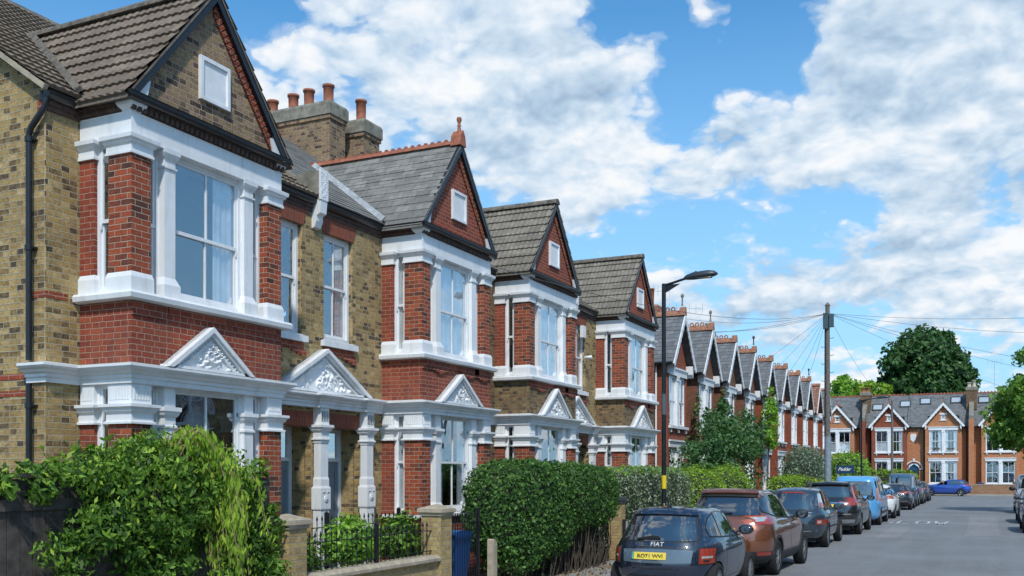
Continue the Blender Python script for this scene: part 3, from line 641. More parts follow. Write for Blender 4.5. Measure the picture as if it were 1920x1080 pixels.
def near_house(n, ya, yb, by0, by1, label, o):
    root = thing('terraced_house', (XM, (ya + yb) / 2, 0.0), label, 'house', 'bay fronted houses of the near pair of pairs')
    ops = list(o['ops'])
    main_wall(root, ya, yb, [q for q in ops], o['wall'])
    near_bay(root, by0, by1, o['pier'], o['below'], o['cur'], n)
    near_roof(root, by0 - .02, by1 + .02, o['gable'], o['tile'], o['rib'], o['amp'], crest=o.get('crest', False))
    pediment(root, by0 + .42, by1 - .75 if n == 1 else by1 - .62, 3.40, 3.97 if n < 3 else 4.05, XB + .01, seed=n)
    # main roof
    for (q0, q1) in o['mroof']:
        sl_ = Vector((-2.7, 0, 1.82)).normalized(); r = MB()
        al = (0, 1, 0); A = Vector((XM + .12, q0, 6.60))
        roof_slope(r, A, al, sl_, q1 - q0, 6.1, row=.27 if o['amp'] else .215, rib=o['rib'], amp=o['amp'], step=.032 if o['amp'] else .012)
        r.poly([A, A + Vector((0, q1 - q0, 0)), A + Vector((0, q1 - q0, 0)) + sl_ * 6.1 - Vector((0, 0, .05)), A + sl_ * 6.1 - Vector((0, 0, .05))])
        back = Vector((-2.7, 0, -1.82)).normalized(); T = A + sl_ * 6.1; E = T + back * 6.1
        r.poly([T, T + Vector((0, q1 - q0, 0)), E + Vector((0, q1 - q0, 0)), E])
        r.build('main_roof', o['tile'], root)
        rg = MB(); rg.prism([(T.x - .14, T.z - .06), (T.x, T.z + .08), (T.x + .14, T.z - .06)], 1, q0, q1); rg.build('main_ridge', 'ridge_mortar' if not o.get('crest') else 'terracotta', root)
    for a, b, d in o['arches']: pass
    return root
HP = dict(pier='red_pier_brick')
PL = 13.2     # party line inside the first pair; both pairs share one layout
def pair(off, nA, nB, A, B, yL, yR, bA, bB, labA, labB, dm):
    dA = (11.97 + off, 13.14 + off, .25, 2.86); dB = (13.36 + off, 14.53 + off, .25, 2.86); cm = 13.25 + off; ce = 14.58 + off
    wA = (12.0 + off, 12.86 + off, 4.33, 6.10); wB = (13.44 + off, 14.27 + off, 4.33, 6.10); pl = PL + off
    A['ops'] = [dA, wA]; B['ops'] = [dB, wB]
    rA = near_house(nA, yL, pl, *bA, labA, A); rB = near_house(nB, pl + .001, yR, *bB, labB, B)
    for r, w_, d, cu, dmm, o in ((rA, wA, dA, A['wcur'], dm[0], A), (rB, wB, dB, B['wcur'], dm[1], B)):
        ffwin(r, w_[0], w_[1], cu, bars=o.get('wb', 1)); soldier(r, d[0], d[1], 2.86, .24, .02, mat='gauged_brick')
        rv = MB(); X0 = XM - .56; rv.poly([(XM - .15, d[0], .2), (X0, d[0], .2), (X0, d[0], 2.9), (XM - .15, d[0], 2.9)]); rv.poly([(XM - .15, d[1], .2), (X0, d[1], .2), (X0, d[1], 2.9), (XM - .15, d[1], 2.9)]); rv.poly([(XM - .15, d[0], 2.858), (XM - .15, d[1], 2.858), (X0, d[1], 2.858), (X0, d[0], 2.858)]); rv.box(X0, XM + .3, d[0] + .01, d[1] - .01, .1, .27); rv.build('porch', 'yellow_brick', r)
        door(r, d[0] + .003, d[1] - .003, dmm, XM - .42)
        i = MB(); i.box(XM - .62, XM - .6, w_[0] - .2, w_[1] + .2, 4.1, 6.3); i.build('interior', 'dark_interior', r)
    for r, yc in ((rA, 11.86 + off), (rA, cm), (rB, ce)): column(r, yc)
    # cornices
    c = MB(); p0 = [(XM - .30, yL), (XM, yL)] if nA == 1 else [(XM, yL)]
    c.sweep(p0 + [(XM, bA[0]), (XB, bA[0]), (XB, bA[1]), (XM, bA[1]), (XM, 11.62 + off)], CORN)
    c.sweep([(XM, 11.64 + off), (XM + .09, 11.641 + off), (XM + .09, cm - .18)], CORN, caps=True); c.build('cornice', 'white_paint', rA)
    c = MB(); c.sweep([(XM, cm - .16), (XM + .17, cm - .161), (XM + .17, cm + .16), (XM, cm + .161)], CORN)
    c.sweep([(XM, cm + .18), (XM + .09, cm + .181), (XM + .09, ce - .16)], CORN); c.sweep([(XM, ce - .14), (XM + .17, ce - .141), (XM + .17, ce + .14), (XM, ce + .141)], CORN)
    c.sweep([(XM, ce + .16), (XM, bB[0]), (XB, bB[0]), (XB, bB[1]), (XM, bB[1]), (XM, yR)], CORN); c.build('cornice', 'white_paint', rB)
    bk = MB(tfX(XM)); bk.box(11.66 + off, pl - .02, 3.18, 3.40, 0, .02); bk.build('lintel_band', 'white_paint', rA)
    pediment(rB, 12.0 + off, 14.6 + off, 3.415, 4.14, XM + .01, dep=.2, seed=9)
    # gutters along eaves and round both bays
    y = yL - .05 if nA == 1 else yL
    gutter_run(rA, [(XM, y), (XM, bA[0] - .02), (XB + .02, bA[0] - .02), (XB + .02, bA[1] + .06)], 6.52); gutter_run(rA, [(XM, bA[1] + .0), (XM, pl - .1)], 6.52)
    gutter_run(rB, [(XM, pl + .12), (XM, bB[0] - .02), (XB + .02, bB[0] - .02), (XB + .02, bB[1] + .06)], 6.52); gutter_run(rB, [(XM, bB[1]), (XM, yR)], 6.52)
    for r, a, b in ((rA, bA[1], pl), (rB, pl, bB[0]), (rB, bB[1], yR)) + (((rA, yL, bA[0]),) if nA == 1 else ((rA, yL, bA[0]),)):
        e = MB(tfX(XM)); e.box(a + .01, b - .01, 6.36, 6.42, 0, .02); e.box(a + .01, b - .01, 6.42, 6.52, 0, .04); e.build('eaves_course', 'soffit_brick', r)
    # party parapet with scroll bracket
    p = MB(); p.prism([(XM + .16, 6.45), (XM + .16, 7.02), (XM - .05, 7.05), (XM - .35, 7.0), (XM - 4.9, 10.2), (XM - 4.9, 9.8), (XM - .4, 6.5)], 1, pl - .08, pl + .08); p.build('party_parapet', 'stone', rB)
    p = MB(); p.box(XM + .16, XM + .20, pl - .1, pl + .1, 6.55, 7.05)
    pr_ = [(XM, 6.10), (XM + .06, 6.12), (XM + .10, 6.22), (XM + .10, 6.30), (XM + .17, 6.34), (XM + .19, 6.55), (XM, 6.55)]
    p.prism(pr_, 1, pl - .085, pl + .085)
    rnd = random.Random(3)
    for k in range(26): p.blob((XM + .20, pl + rnd.uniform(-.08, .08), 6.6 + k * .016), (.012, .016, .016), n=5, k=3)
    p.build('scroll_bracket', 'white_paint', rB)
    return rA, rB
A1 = dict(wall='yellow_brick', pier='red_pier_brick', below='red_brick', gable='sooty_brick', tile='concrete_tile', rib=.12, amp=.012, cur=('none', 'right'), mroof=[(7.93, PL - .08)], arches=[], wcur='left', wb=0)
B1 = dict(wall='yellow_brick', pier='red_pier_brick', below='red_brick', gable='red_brick_plain', tile='slate', rib=0, amp=0, cur=('both', 'full'), crest=True, mroof=[(PL + .08, 18.6)], arches=[], wcur='right')
h1, h2 = pair(0, 1, 2, A1, B1, 8.06, 18.72, (8.54, 11.28), (15.2, 17.9), 'large yellow brick end house nearest the camera, brown tiled gable and drainpipe', 'house with grey slate gable roof, terracotta crested ridge and red brick gable', ('door_grey', 'door_grey'))
A2 = dict(wall='mixed_brick', pier='red_pier_brick', below='mixed_brick', gable='red_brick_plain', tile='concrete_tile_grey', rib=.12, amp=.012, cur=('none', 'full'), mroof=[(18.78, PL + 11.1 - .08)], arches=[], wcur='left')
B2 = dict(wall='yellow_brick', pier='red_pier_brick', below='mixed_brick', gable='red_brick_plain', tile='concrete_tile_grey', rib=.12, amp=.012, cur=('none', 'left'), mroof=[(PL + 11.1 + .08, 30.2)], arches=[], wcur='none')
h3, h4 = pair(11.1, 3, 4, A2, B2, 18.721, 30.2, (19.8, 22.55), (26.2, 28.95), 'third house along, red gable with weathered brown tiles and lichen at its peak', 'fourth house along, brown tiled roof just left of the street lamp', ('door_brown', 'door_brown'))
# end wall of the first house, drainpipe, chimneys
s = MB(); Y = 8.06
s.poly([(XM, Y, .05), (XM - 8, Y, .05), (XM - 8, Y, 8.2), (XM - 5, Y, 9.75), (XM, Y, 6.60)]); s.box(XM - .6, XM - .0, Y - .012, Y, 4.17, 4.24) if 0 else None
s.build('side_wall', 'yellow_brick', h1)
for q in ((XM - .22, XM + .006, Y - .006, Y + .3, 4.17, 4.245), (XM - .14, XM + .006, Y - .006, Y + .2, 6.35, 6.50), (XM - 3, XM - .3, Y - .006, Y, 3.22, 3.29), (XM - 3, XM - .3, Y - .006, Y, 3.02, 3.09)):
    bd = MB(); bd.box(*q); bd.build('red_brick_band', 'red_brick_plain', h1)
d = MB(); px_ = XM - .20; py_ = Y - .07
d.tube([(XM + .05, Y - .03, 6.5), (XM + .05, Y - .06, 6.36), (px_ + .04, py_, 6.16), (px_, py_, 6.08), (px_, py_, 5.9)], .036, 10); d.tube([(px_, py_, 6.0), (px_, py_, 3.43)], .036, 12); d.tube([(px_, py_, 3.16), (px_, py_, .1)], .036, 12)
for z in (6.02, 4.75, 2.9, 1.4): d.tube([(px_, py_, z - .03), (px_, py_, z + .03)], .048, 12); d.box(px_ - .07, px_ + .07, py_, py_ + .065, z - .012, z + .012)
d.build('drainpipe', 'black_paint', h1)
vg = MB()   # mortared verge along the left slope
sl_ = Vector((-2.7, 0, 1.82)).normalized(); A = Vector((XM + .12, 7.93, 6.60)); vg.bar(tuple(A + Vector((0, .03, -.03))), tuple(A + sl_ * 6.1 + Vector((0, .03, -.03))), .06, .06); vg.build('verge', 'sandstone', h1)
def chimney(root, x0, x1, y0, y1, z0, z1, pots, mat='sooty_brick', cap='stone', pot='terracotta', ph=.42, pr=.12):
    c = MB(); c.box(x0, x1, y0, y1, z0, z1 - .34); c.stack(x0, x1, y0, y1, [(.0, z1 - .42), (.035, z1 - .42), (.035, z1 - .34), (.0, z1 - .33)])
    o = c.build('chimney', mat, root)
    c = MB(); c.stack(x0, x1, y0, y1, [(.02, z1 - .335), (.06, z1 - .33), (.06, z1 - .08), (.03, z1 - .02), (-.05, z1)]); c.build('chimney_cap', cap, o)
    for x, y, k in pots:
        p = MB(); p.lathe([(pr * 1.1, 0), (pr * 1.1, .05), (pr * .95, .07), (pr, ph * k - .06), (pr * 1.18, ph * k - .05), (pr * 1.18, ph * k), (pr * .85, ph * k), (pr * .8, ph * k - .1)], (x, y, z1 - .02), n=14); p.build('chimney_pot', pot, o)
    return o
chimney(h2, -15.5, -13.35, 18.35, 18.95, 7.6, 10.55, [(-15.2, 18.65, .9), (-14.6, 18.65, 1.0), (-14.15, 18.65, 1.1), (-13.6, 18.65, 1.15)])
chimney(h3, -13.75, -13.1, 19.35, 20.0, 7.6, 10.42, [(-13.42, 19.7, 1.4)], mat='sooty_brick')
vl = MB(); a_ = Vector((-9.78, 15.06, 6.68)); b_ = Vector((-12.4, 16.5, 8.42)); vl.bar(tuple(a_), tuple(b_), .11, .03, up=(-.5, -.5, .7)); vl.build('valley_flashing', 'pale_flashing', h2)
vl = MB(); vl.bar((-9.78, 8.42, 6.70), (-12.4, 9.85, 8.44), .09, .05, up=(-.5, -.5, .7)); vl.build('valley_flashing', 'ridge_mortar', h1)
# small fittings on the fourth house: alarm box and camera
f = MB(tfX(XM)); f.prism([(24.98, 5.78), (25.2, 5.78), (25.2, 6.1), (24.98, 6.1)], 2, 0, .09); f.build('alarm_box', 'white_plastic', h4)
f = MB(tfX(XM)); f.lathe([(.03, 0), (.05, .1), (.05, .2), (.03, .21)], (25.2, 5.25, .05), n=8); f.build('security_camera', 'white_plastic', h4)
# ================================================================ SMALLER GABLED TERRACES
def gable_unit(root, tf, uc, wall, o):
    """one gabled front: u along the street, v up, w outward; w=0 is the gable face"""
    h = o.get('half', 1.4); dp = o.get('dp', .7); za = 8.55; ze = 6.45; hb = h + .27
    rnd = random.Random(int(uc * 10))
    b = MB(tf); ops = [(uc - 1.2, uc + 1.2, 3.98, 6.02), (uc - 1.2, uc + 1.2, 1.05, 3.12)]
    if o.get('attic'): ops.append((uc - .2, uc + .2, 6.98, 7.45))
    wallopen(b, uc - h, uc + h, .05, ze, ops[:2], .15)
    sl = (za - ze) / hb
    zt = za - .12; ztl = zt - h * sl
    if o.get('attic'):
        a0, a1, c0, c1 = ops[2]
        wallopen(b, a0 - .12, a1 + .12, ze, c1 + .12, [ops[2]], .1)
        b.poly([(uc - h, ze, 0), (a0 - .12, ze, 0), (a0 - .12, min(zt - (uc - a0 + .12) * sl, 9), 0), (uc - h, ztl, 0)]); b.poly([(a1 + .12, ze, 0), (uc + h, ze, 0), (uc + h, ztl, 0), (a1 + .12, zt - (a1 + .12 - uc) * sl, 0)])
        b.poly([(a0 - .12, c1 + .12, 0), (a1 + .12, c1 + .12, 0), (a1 + .12, zt - .32 * sl, 0), (uc, zt, 0), (a0 - .12, zt - .32 * sl, 0)])
    else: b.poly([(uc - h, ze, 0), (uc + h, ze, 0), (uc + h, ztl, 0), (uc, zt, 0), (uc - h, ztl, 0)])
    for s in (-1, 1): b.poly([(uc + s * h, .05, 0), (uc + s * h, ztl, 0), (uc + s * h, ztl, -dp), (uc + s * h, .05, -dp)])
    b.build('bay_wall', wall, root)
    U0, U1 = o['u0'], o['u1']; ops2 = o.get('ops2', [])
    for a, c in ((U0, uc - h), (uc + h, U1)):
        if c - a < .05: continue
        b = MB(tf); q = [x for x in ops2 if a < x[0] < c]; wallopen(b, a, c, .05, 6.45, q, .3, w=-dp); b.build('wall', o.get('wall2', wall) if a == U0 and o.get('wall2') else wall, root)
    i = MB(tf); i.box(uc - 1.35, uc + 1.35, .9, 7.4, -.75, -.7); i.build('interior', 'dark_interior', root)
    # white joinery
    for z0, z1, zl in ((3.98, 6.02, 6.34), (1.05, 3.12, 3.42)):
        l = MB(tf); l.box(uc - 1.27, uc + 1.27, z1, zl, 0, .05); l.box(uc - 1.31, uc + 1.31, zl - .07, zl, .05, .1); l.box(uc - .16, uc + .16, z1 - .09, z1, .0, .06); l.build('lintel', 'white_paint', root)
        s = MB(tf); s.box(uc - 1.3, uc + 1.3, z0 - .1, z0, 0, .12)
        for k in (-1.1, 0, 1.1): s.prism([(uc + k - .06, z0 - .1), (uc + k + .06, z0 - .1), (uc + k + .04, z0 - .26), (uc + k - .04, z0 - .26)], 2, 0, .08)
        s.build('window_sill', 'white_paint', root)
        m = MB(tf); m.box(uc - .12, uc + .12, z0, z1, -.12, .03); m.box(uc - .15, uc + .15, z1 - .2, z1 - .09, .0, .055); m.build('mullion', 'white_paint', root)
        for s in (-1, 1):
            a, c = (uc - 1.2, uc - .12) if s < 0 else (uc + .12, uc + 1.2)
            sash(root, tf, a, c, z0, z1, -.06, bars=o.get('bars', 1), fr=.05, curtain=rnd.choice(o.get('cur', ['both', 'full', 'lower', 'left', 'none'])), horns=False)
    if o.get('attic'):
        a0, a1, c0, c1 = ops[2]; l = MB(tf); l.box(a0 - .12, a1 + .12, c1, c1 + .16, 0, .04); l.box(a0 - .1, a1 + .1, c0 - .09, c0, 0, .07); l.build('lintel', 'white_paint', root)
        sash(root, tf, a0, a1, c0, c1, -.04, bars=0, fr=.05, horns=False)
    if o.get('flower'):
        for s in (-.62, .62):
            t = MB(tf); t.stack(uc + s - .32, uc + s + .32, 3.99, 4.2, [(-.02, .05), (.02, .22)]); MBp = t
            f = MB(tf)
            for k in range(40): f.blob((uc + s + rnd.uniform(-.33, .33), 4.2 + rnd.uniform(0, .16), .13 + rnd.uniform(-.08, .1)), (.05, .04, .05), n=5, k=3)
            f.build('window_box', 'dry_plant', root)
    # roof over the gable, with ridge
    ov = .32; back = 4.2
    for s in (-1, 1):
        up = Vector((-s * hb, za - ze, 0)).normalized(); e = Vector((uc + s * hb, ze, ov)); H = math.hypot(hb, za - ze)
        r = MB(tf); roof_slope(r, e, (0, 0, -1), up, back + ov, H, row=.22, rib=0, amp=0, step=.012, vi=1)
        q = [e, e + Vector((0, 0, -back - ov)), e + Vector((0, 0, -back - ov)) + up * H, e + up * H]; r.poly([tuple(p - Vector((0, .05, 0))) for p in q])
        r.build('roof', o['tile'], root)
        t = MB(tf); A = Vector((uc + s * (hb + .03), ze - .06)); B = Vector((uc, za + .03)); d = (B - A).normalized(); n = Vector((-d.y, d.x)); n = n if n.y < 0 else -n
        L = (B - A).length; nn_ = 9; pts = [tuple(A), tuple(B)]
        for k in range(nn_ * 4, -1, -1):
            f = k / (nn_ * 4); p = A + d * L * f; off = .17 + .035 * abs(math.sin(f * nn_ * math.pi)); p = p + n * off
            if (p.x - uc) * s < 0: p = Vector((uc, za + .03 - off / abs(d.x)))
            pts.append((p.x, p.y))
        t.prism(pts, 2, ov - .01, ov + .035); t.build('bargeboard', o.get('barge', 'white_paint'), root)
        g = MB(tf); g.tube([(uc + s * (hb + .05), ze - .04, ov - .05), (uc + s * (hb + .05), ze - .04, -dp)], .06, 8); g.build('gutter', 'black_paint', root)
        c = MB(tf); c.prism([(uc + s * h, 6.05), (uc + s * (h + .02), 6.5), (uc + s * (h + .02), 6.55), (uc + s * (h - .12), 6.55), (uc + s * (h - .12), 6.2)], 2, -.01, ov - .04); c.build('corbel', 'white_paint', root)
    if o.get('lamp'): 
        t = MB(tf); t.box(uc - h + .12, uc - h + .35, 6.85, 6.95, 0, .14); t.build('outside_light', 'white_plastic', root)
    rd = MB(tf); rd.prism([(uc - .12, za + .0), (uc - .03, za + .16), (uc + .03, za + .16), (uc + .12, za + .0)], 2, -back, ov)
    if o.get('rings'):
        w = ov - .5
        while w > -2.6:
            pts = [(uc, za + .24 + .075 * math.cos(a), w + .075 * math.sin(a)) for a in [2 * math.pi * i / 12 for i in range(13)]]
            rd.tube(pts, .03, 5); w -= .24
        rd.prism([(uc - .14, za - .05), (uc - .08, za + .18), (uc, za + .3), (uc + .08, za + .18), (uc + .14, za - .05)], 2, ov - .22, ov + .04)
        rd.prism([(uc - .13, za - .05), (uc - .05, za + .17), (uc + .05, za + .17), (uc + .13, za - .05)], 2, -2.8, ov)
    rdo = rd.build('ridge_tiles', 'terracotta_pale' if not o.get('ridge') else o['ridge'], root)
    if o.get('finial'):
        f = MB(tf); zz0 = za + (.36 if o.get('rings') else .1); f.lathe([(.05, 0), (.03, .1), (.03, .3), (.07, .36), (.07, .44), (.0, .5)], (uc, zz0, ov - .12), n=8, ax=1) ; f.build('finial', o['finial'], rdo)
    # main roof
    sl_ = Vector((0, 3.3, -3.6)).normalized(); A = Vector((U0 + .02, 6.35, -dp + .25)); H = o.get('H', 5.0); r = MB(tf)
    roof_slope(r, A, (1, 0, 0), sl_, U1 - U0 - .04, H, row=.22, rib=0, amp=0, step=.012, vi=1)
    T = A + sl_ * H; Ee = T + Vector((0, -3.3, -3.6)).normalized() * H; du = Vector((U1 - U0 - .04, 0, 0)); r.poly([T, T + du, Ee + du, Ee]); r.poly([A - Vector((0, .05, 0)), A + du - Vector((0, .05, 0)), T + du - Vector((0, .05, 0)), T - Vector((0, .05, 0))])
    for x in (A.x + .01, A.x + du.x - .01): r.poly([(x, A.y, A.z), (x, T.y - .06, T.z), (x, Ee.y, Ee.z)])
    r.build('main_roof', o['tile'], root)
    rr = MB(tf); x = U0 + .03
    rr.prism([(T.y - .08, T.z + .14), (T.y + .1, T.z + .02), (T.y + .1, T.z - .02), (T.y - .08, T.z - .14)][::1], 0, 0, 0) if 0 else None
    while x < U1 - .3:
        V = []; 
        rr.box(x, x + .285, T.y - .02, T.y + .09, T.z - .07, T.z + .07); rr.box(x + .09, x + .2, T.y + .09, T.y + .16, T.z - .02, T.z + .02); x += .3
    rr.build('main_ridge', 'terracotta', root)
    g = MB(tf)
    for a, c in ((U0 + .02, uc - h - .3), (uc + h + .3, U1 - .02)):
        if c > a + .1: g.box(a, c, 6.27, 6.37, -dp + .16, -dp + .27)
    if g.v: g.build('gutter', 'black_paint', root)
    return T
plain('dry_plant', (.22, .17, .10), .9, var=.3)
XF = -11.3
kinds = ['slate_dark'] * 8 + ['clay_tile', 'slate_dark']
far_labels = ['first small gabled house beyond the bay fronted ones, tall orange chimney pot behind its ridge', 'small red gabled house second after the street lamp, finial on its ridge', 'small gabled house third after the street lamp, ivy up its brick', 'small gabled house with a cream chimney pot behind its ridge, bush in front', 'fifth small gabled house, bright creeper growing beside its upper window', 'sixth small gabled house, clean dark red brick beside upper window', 'seventh small gabled house, narrow white twin window under slate', 'eighth small gabled house, dark finial, next to the clay tiled one', 'small gabled house with pinkish brown clay tiles among slate ones', 'last small gabled house of the left row, behind the wooden pole']
for k in range(10):
    yc = 39.3 + 4.6 * k
    root = thing('gabled_house', (XF - .7, yc, 0), far_labels[k], 'house', 'small gabled houses running down the left side')
    T = gable_unit(root, tfX(XF), yc, 'far_red_brick' if k not in (1, 2, 3) else 'far_brown_brick', dict(u0=yc - 2.3, u1=yc + 2.3, tile=kinds[k], rings=k < 8, finial={0: 'stone', 1: 'stone', 3: 'dark_grey', 7: 'dark_grey'}.get(k), lamp=k < 5, cur=['both', 'full', 'none']))
    if k == 0:
        s = MB(); s.poly([(XF - .7, yc - 2.3, .05), (XF - 8, yc - 2.3, .05), (XF - 8, yc - 2.3, 6.4), (XF - 4.2, yc - 2.3, 9.6), (XF - .7, yc - 2.3, 6.4)]); s.build('side_wall', 'far_red_brick', root)
        d = MB(); d.tube([(XF - .45, yc - 1.5, 6.4), (XF - .45, yc - 1.5, .1)], .04, 8); d.build('drainpipe', 'white_plastic', root)
        o = MB(); chimney(root, -13.5, -12.7, 41.0, 41.9, 8.3, 9.35, [(-13.1, 41.5, 1.9)], mat='orange_brick', cap='terracotta_pale')
    if k == 3: chimney(root, -14.2, -12.8, yc - 2.2, yc - 1.6, 7.5, 9.5, [(-13.1, yc - 1.9, 1.1), (-13.7, yc - 1.9, .9)], cap='stone', pot='cream_pot', mat='weathered_brick')
    if k == 6: chimney(root, -15.6, -14.2, yc - 2.2, yc - 1.6, 7.5, 10.0, [(-14.6, yc - 1.9, 1.0)], mat='far_red_brick')
# ---- terrace across the junction
YE = 100.0
end_labels = ['orange brick gabled house far left of the end terrace, behind the wooden pole', 'darker red brick gabled house of the end terrace, ivy on its left edge', 'orange brick gabled house of the end terrace with plants on upper window sills', 'orange brick gabled house half behind the roadside tree, low brick wall in front', 'end terrace house at the right edge, mostly behind the roadside tree']
roots = []
for k, xc in enumerate((-12.85, -8.15, -3.42, 1.34, 6.1)):
    root = thing('gabled_house', (xc, YE + .8, 0), end_labels[k], 'house', 'orange brick terrace across the junction')
    roots.append(root); U0 = xc - 2.37; U1 = xc + 2.37; o = dict(u0=U0, u1=U1, half=1.55, dp=.8, tile='slate_dark', attic=True, cur=['both', 'none', 'both', 'lower'] if k != 3 else ['none'], ridge='terracotta', finial='terracotta', H=4.9)
    if k == 3: o['bars'] = 1
    if k == 2: o['flower'] = True; o['u0'] = -6.62; o['ops2'] = [(-6.45, -5.55, .1, 2.9)]; o['wall2'] = 'orange_brick'
    if k == 1: o['u1'] = -6.625
    gable_unit(root, tfYm(YE), xc, 'far_red_brick' if k == 1 else 'orange_brick', o)
R2 = roots[2]; T = tfYm(YE + .8)
a = MB(T)   # round headed porch
for r0, r1, dpp in ((.45, .62, .02), (.62, .68, .05)):
    pts = [(-6.0 + r1 * 1.15 * math.cos(t), 2.45 + r1 * 1.1 * math.sin(t)) for t in [math.pi * i / 14 for i in range(15)]] ; inn = [(-6.0 + r0 * 1.1 * math.cos(t), 2.45 + r0 * 1.05 * math.sin(t)) for t in [math.pi * i / 14 for i in range(15)]]
    for i in range(14): a.prism([pts[i], pts[i + 1], inn[i + 1], inn[i]], 2, 0, dpp, m=0 if r0 < .5 else 1)
a.box(-6.82, -6.5, 2.35, 2.45, 0, .08, 1); a.box(-5.5, -5.2, 2.35, 2.45, 0, .08, 1); a.prism([(-6.07, 3.08), (-5.93, 3.08), (-5.9, 3.4), (-6.1, 3.4)], 2, 0, .1, 1)
a.build('porch_arch', ['far_red_brick', 'white_paint'], R2)
d = MB(T); d.box(-6.42, -5.58, .15, 2.3, -.24, -.2); d.prism([(-6.42, 2.3), (-5.58, 2.3), (-5.62, 2.6), (-6.0, 2.88), (-6.38, 2.6)], 2, -.24, -.2); d.box(-6.44, -6.40, .1, 2.5, -.2, -.15); d.box(-5.6, -5.56, .1, 2.5, -.2, -.15); dd = d.build('door', 'door_blue', R2)
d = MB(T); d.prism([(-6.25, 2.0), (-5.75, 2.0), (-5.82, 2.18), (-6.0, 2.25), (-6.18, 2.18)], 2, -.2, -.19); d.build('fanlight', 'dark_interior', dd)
d = MB(T); d.prism([(-6.28, 5.15), (-6.05, 4.95), (-5.82, 5.15), (-5.78, 5.55), (-5.86, 5.78), (-6.05, 5.72), (-6.24, 5.78), (-6.32, 5.55)], 2, 0, .05); d.build('plaque', 'white_paint', R2)
d = MB(T); d.lathe([(.17, 0), (.17, .06), (.1, .08)], (-5.55, 6.1, 0), n=12); d.build('alarm_box', 'sandstone', R2)
for rt, x in ((roots[2], -5.1), (roots[2], -1.45), (roots[3], -.95), (roots[0], -10.85), (roots[1], -9.9)):
    d = MB(); d.tube([(x, YE + .7, 6.3), (x, YE + .7, .1)], .06, 6); d.build('drainpipe', 'trim_black', rt)
for rt, x in ((roots[2], -1.05), (roots[1], -10.5)):
    p = MB(); p.box(x - .22, x + .22, YE - .15, YE + 1.5, .05, 7.0); p.build('party_wall', 'orange_brick' if rt is roots[2] else 'far_red_brick', rt)
    p = MB(); p.prism([(YE - .15, 7.0), (YE - .15, 7.3), (YE + 4.6, 10.2), (YE + 4.6, 9.6), (YE + 1.5, 7.0)], 0, x - .2, x + .2); p.build('parapet', 'stone', rt)
    chimney(rt, x - .45, x + .45, YE + 2.2, YE + 3.6, 8.0, 10.15 if rt is roots[2] else 9.95, [(x - .2, YE + 2.5, .8), (x + .2, YE + 2.9, 1.2 if rt is roots[2] else .9)], mat='weathered_brick', cap='stone', pot='cream_pot' if rt is roots[2] else 'terracotta', ph=.55, pr=.17)
sl_ = Vector((0, 3.3, -3.6)).normalized()
for rt, x, s in ((roots[1], -8.5 - .9, 2.6), (roots[1], -6.9, 3.0), (roots[2], -5.4 + .3, 3.35), (roots[2], -2.4, 3.4), (roots[3], 1.3 - 1.3, 3.3)):
    p = MB(tfYm(YE)); A = Vector((x, 6.35, -.55)) + sl_ * s; n = Vector((0, 3.6, 3.3)).normalized(); B = A + sl_ * .95
    for a0, a1, q0, q1, h, m in ((-.5, -.4, 0, .95, .09, 0), (.4, .5, 0, .95, .09, 0), (-.4, .4, 0, .1, .09, 0), (-.4, .4, .85, .95, .09, 0), (-.4, .4, .1, .85, .05, 1)):
        V = []
        for hh in (0, h):
            for uu, qq in ((a0, q0), (a1, q0), (a1, q1), (a0, q1)): V.append(tuple(A + Vector((uu, 0, 0)) + sl_ * qq + n * (hh + .01)))
        p.mesh(V, [(3, 2, 1, 0), (4, 5, 6, 7), (0, 1, 5, 4), (1, 2, 6, 5), (2, 3, 7, 6), (3, 0, 4, 7)], m)
    p.build('skylight', ['dark_grey', 'skylight_glass'], rt)
# ================================================================ FOLIAGE
RNG = np.random.default_rng(5)
def leafmat(name, dark, mid, light, trans=.25, rough=.55):
    m, nt, b = newmat(name)
    g = N(nt, 'ShaderNodeNewGeometry'); col = RAMP(nt, g.outputs['Random Per Island'], [(0, dark), (.5, mid), (.85, light), (1, tuple(c * 1.25 for c in light))])
    ns = N(nt, 'ShaderNodeTexNoise', {'Vector': obj_co(nt), 'Scale': 1.7, 'Detail': 4}); col = MIX(nt, RAMP(nt, ns.outputs[0], [(.45, 0), (.7, .4)]), col, light)
    setcol(nt, b, col); b.inputs['Roughness'].default_value = rough; b.inputs['Specular IOR Level'].default_value = .28
    t = N(nt, 'ShaderNodeBsdfTranslucent'); nt.links.new(MIX(nt, 1, col, (1.3, 1.5, .6), 'MULTIPLY'), t.inputs[0])
    mx = N(nt, 'ShaderNodeMixShader', {0: trans, 1: b.outputs[0], 2: t.outputs[0]}); nt.links.new(mx.outputs[0], nt.nodes['Material Output'].inputs[0]); return m
leafmat('privet', (.018, .05, .014), (.045, .12, .026), (.11, .22, .045), .25)
leafmat('vine_leaf', (.018, .05, .01), (.06, .145, .018), (.17, .30, .04), .3)
leafmat('vine_bright', (.15, .27, .025), (.26, .41, .04), (.42, .56, .08), .35)
leafmat('street_leaf', (.05, .13, .02), (.11, .23, .035), (.20, .34, .06), .3)
leafmat('variegated', (.05, .09, .04), (.15, .22, .11), (.36, .42, .30))
leafmat('lime_hedge', (0.064, 0.154, 0.013), (0.179, 0.320, 0.026), (0.333, 0.461, 0.051), .3)
leafmat('golden', (0.220, 0.260, 0.010), (0.500, 0.480, 0.015), (0.720, 0.620, 0.030), .2)
leafmat('dark_leaf', (.02, .06, .022), (.05, .13, .04), (.10, .20, .065))
leafmat('tree_leaf', (.014, .045, .016), (.035, .10, .03), (.08, .17, .045), .2)
leafmat('fresh_leaf', (0.077, 0.192, 0.019), (0.166, 0.346, 0.038), (0.307, 0.486, 0.077), .35)
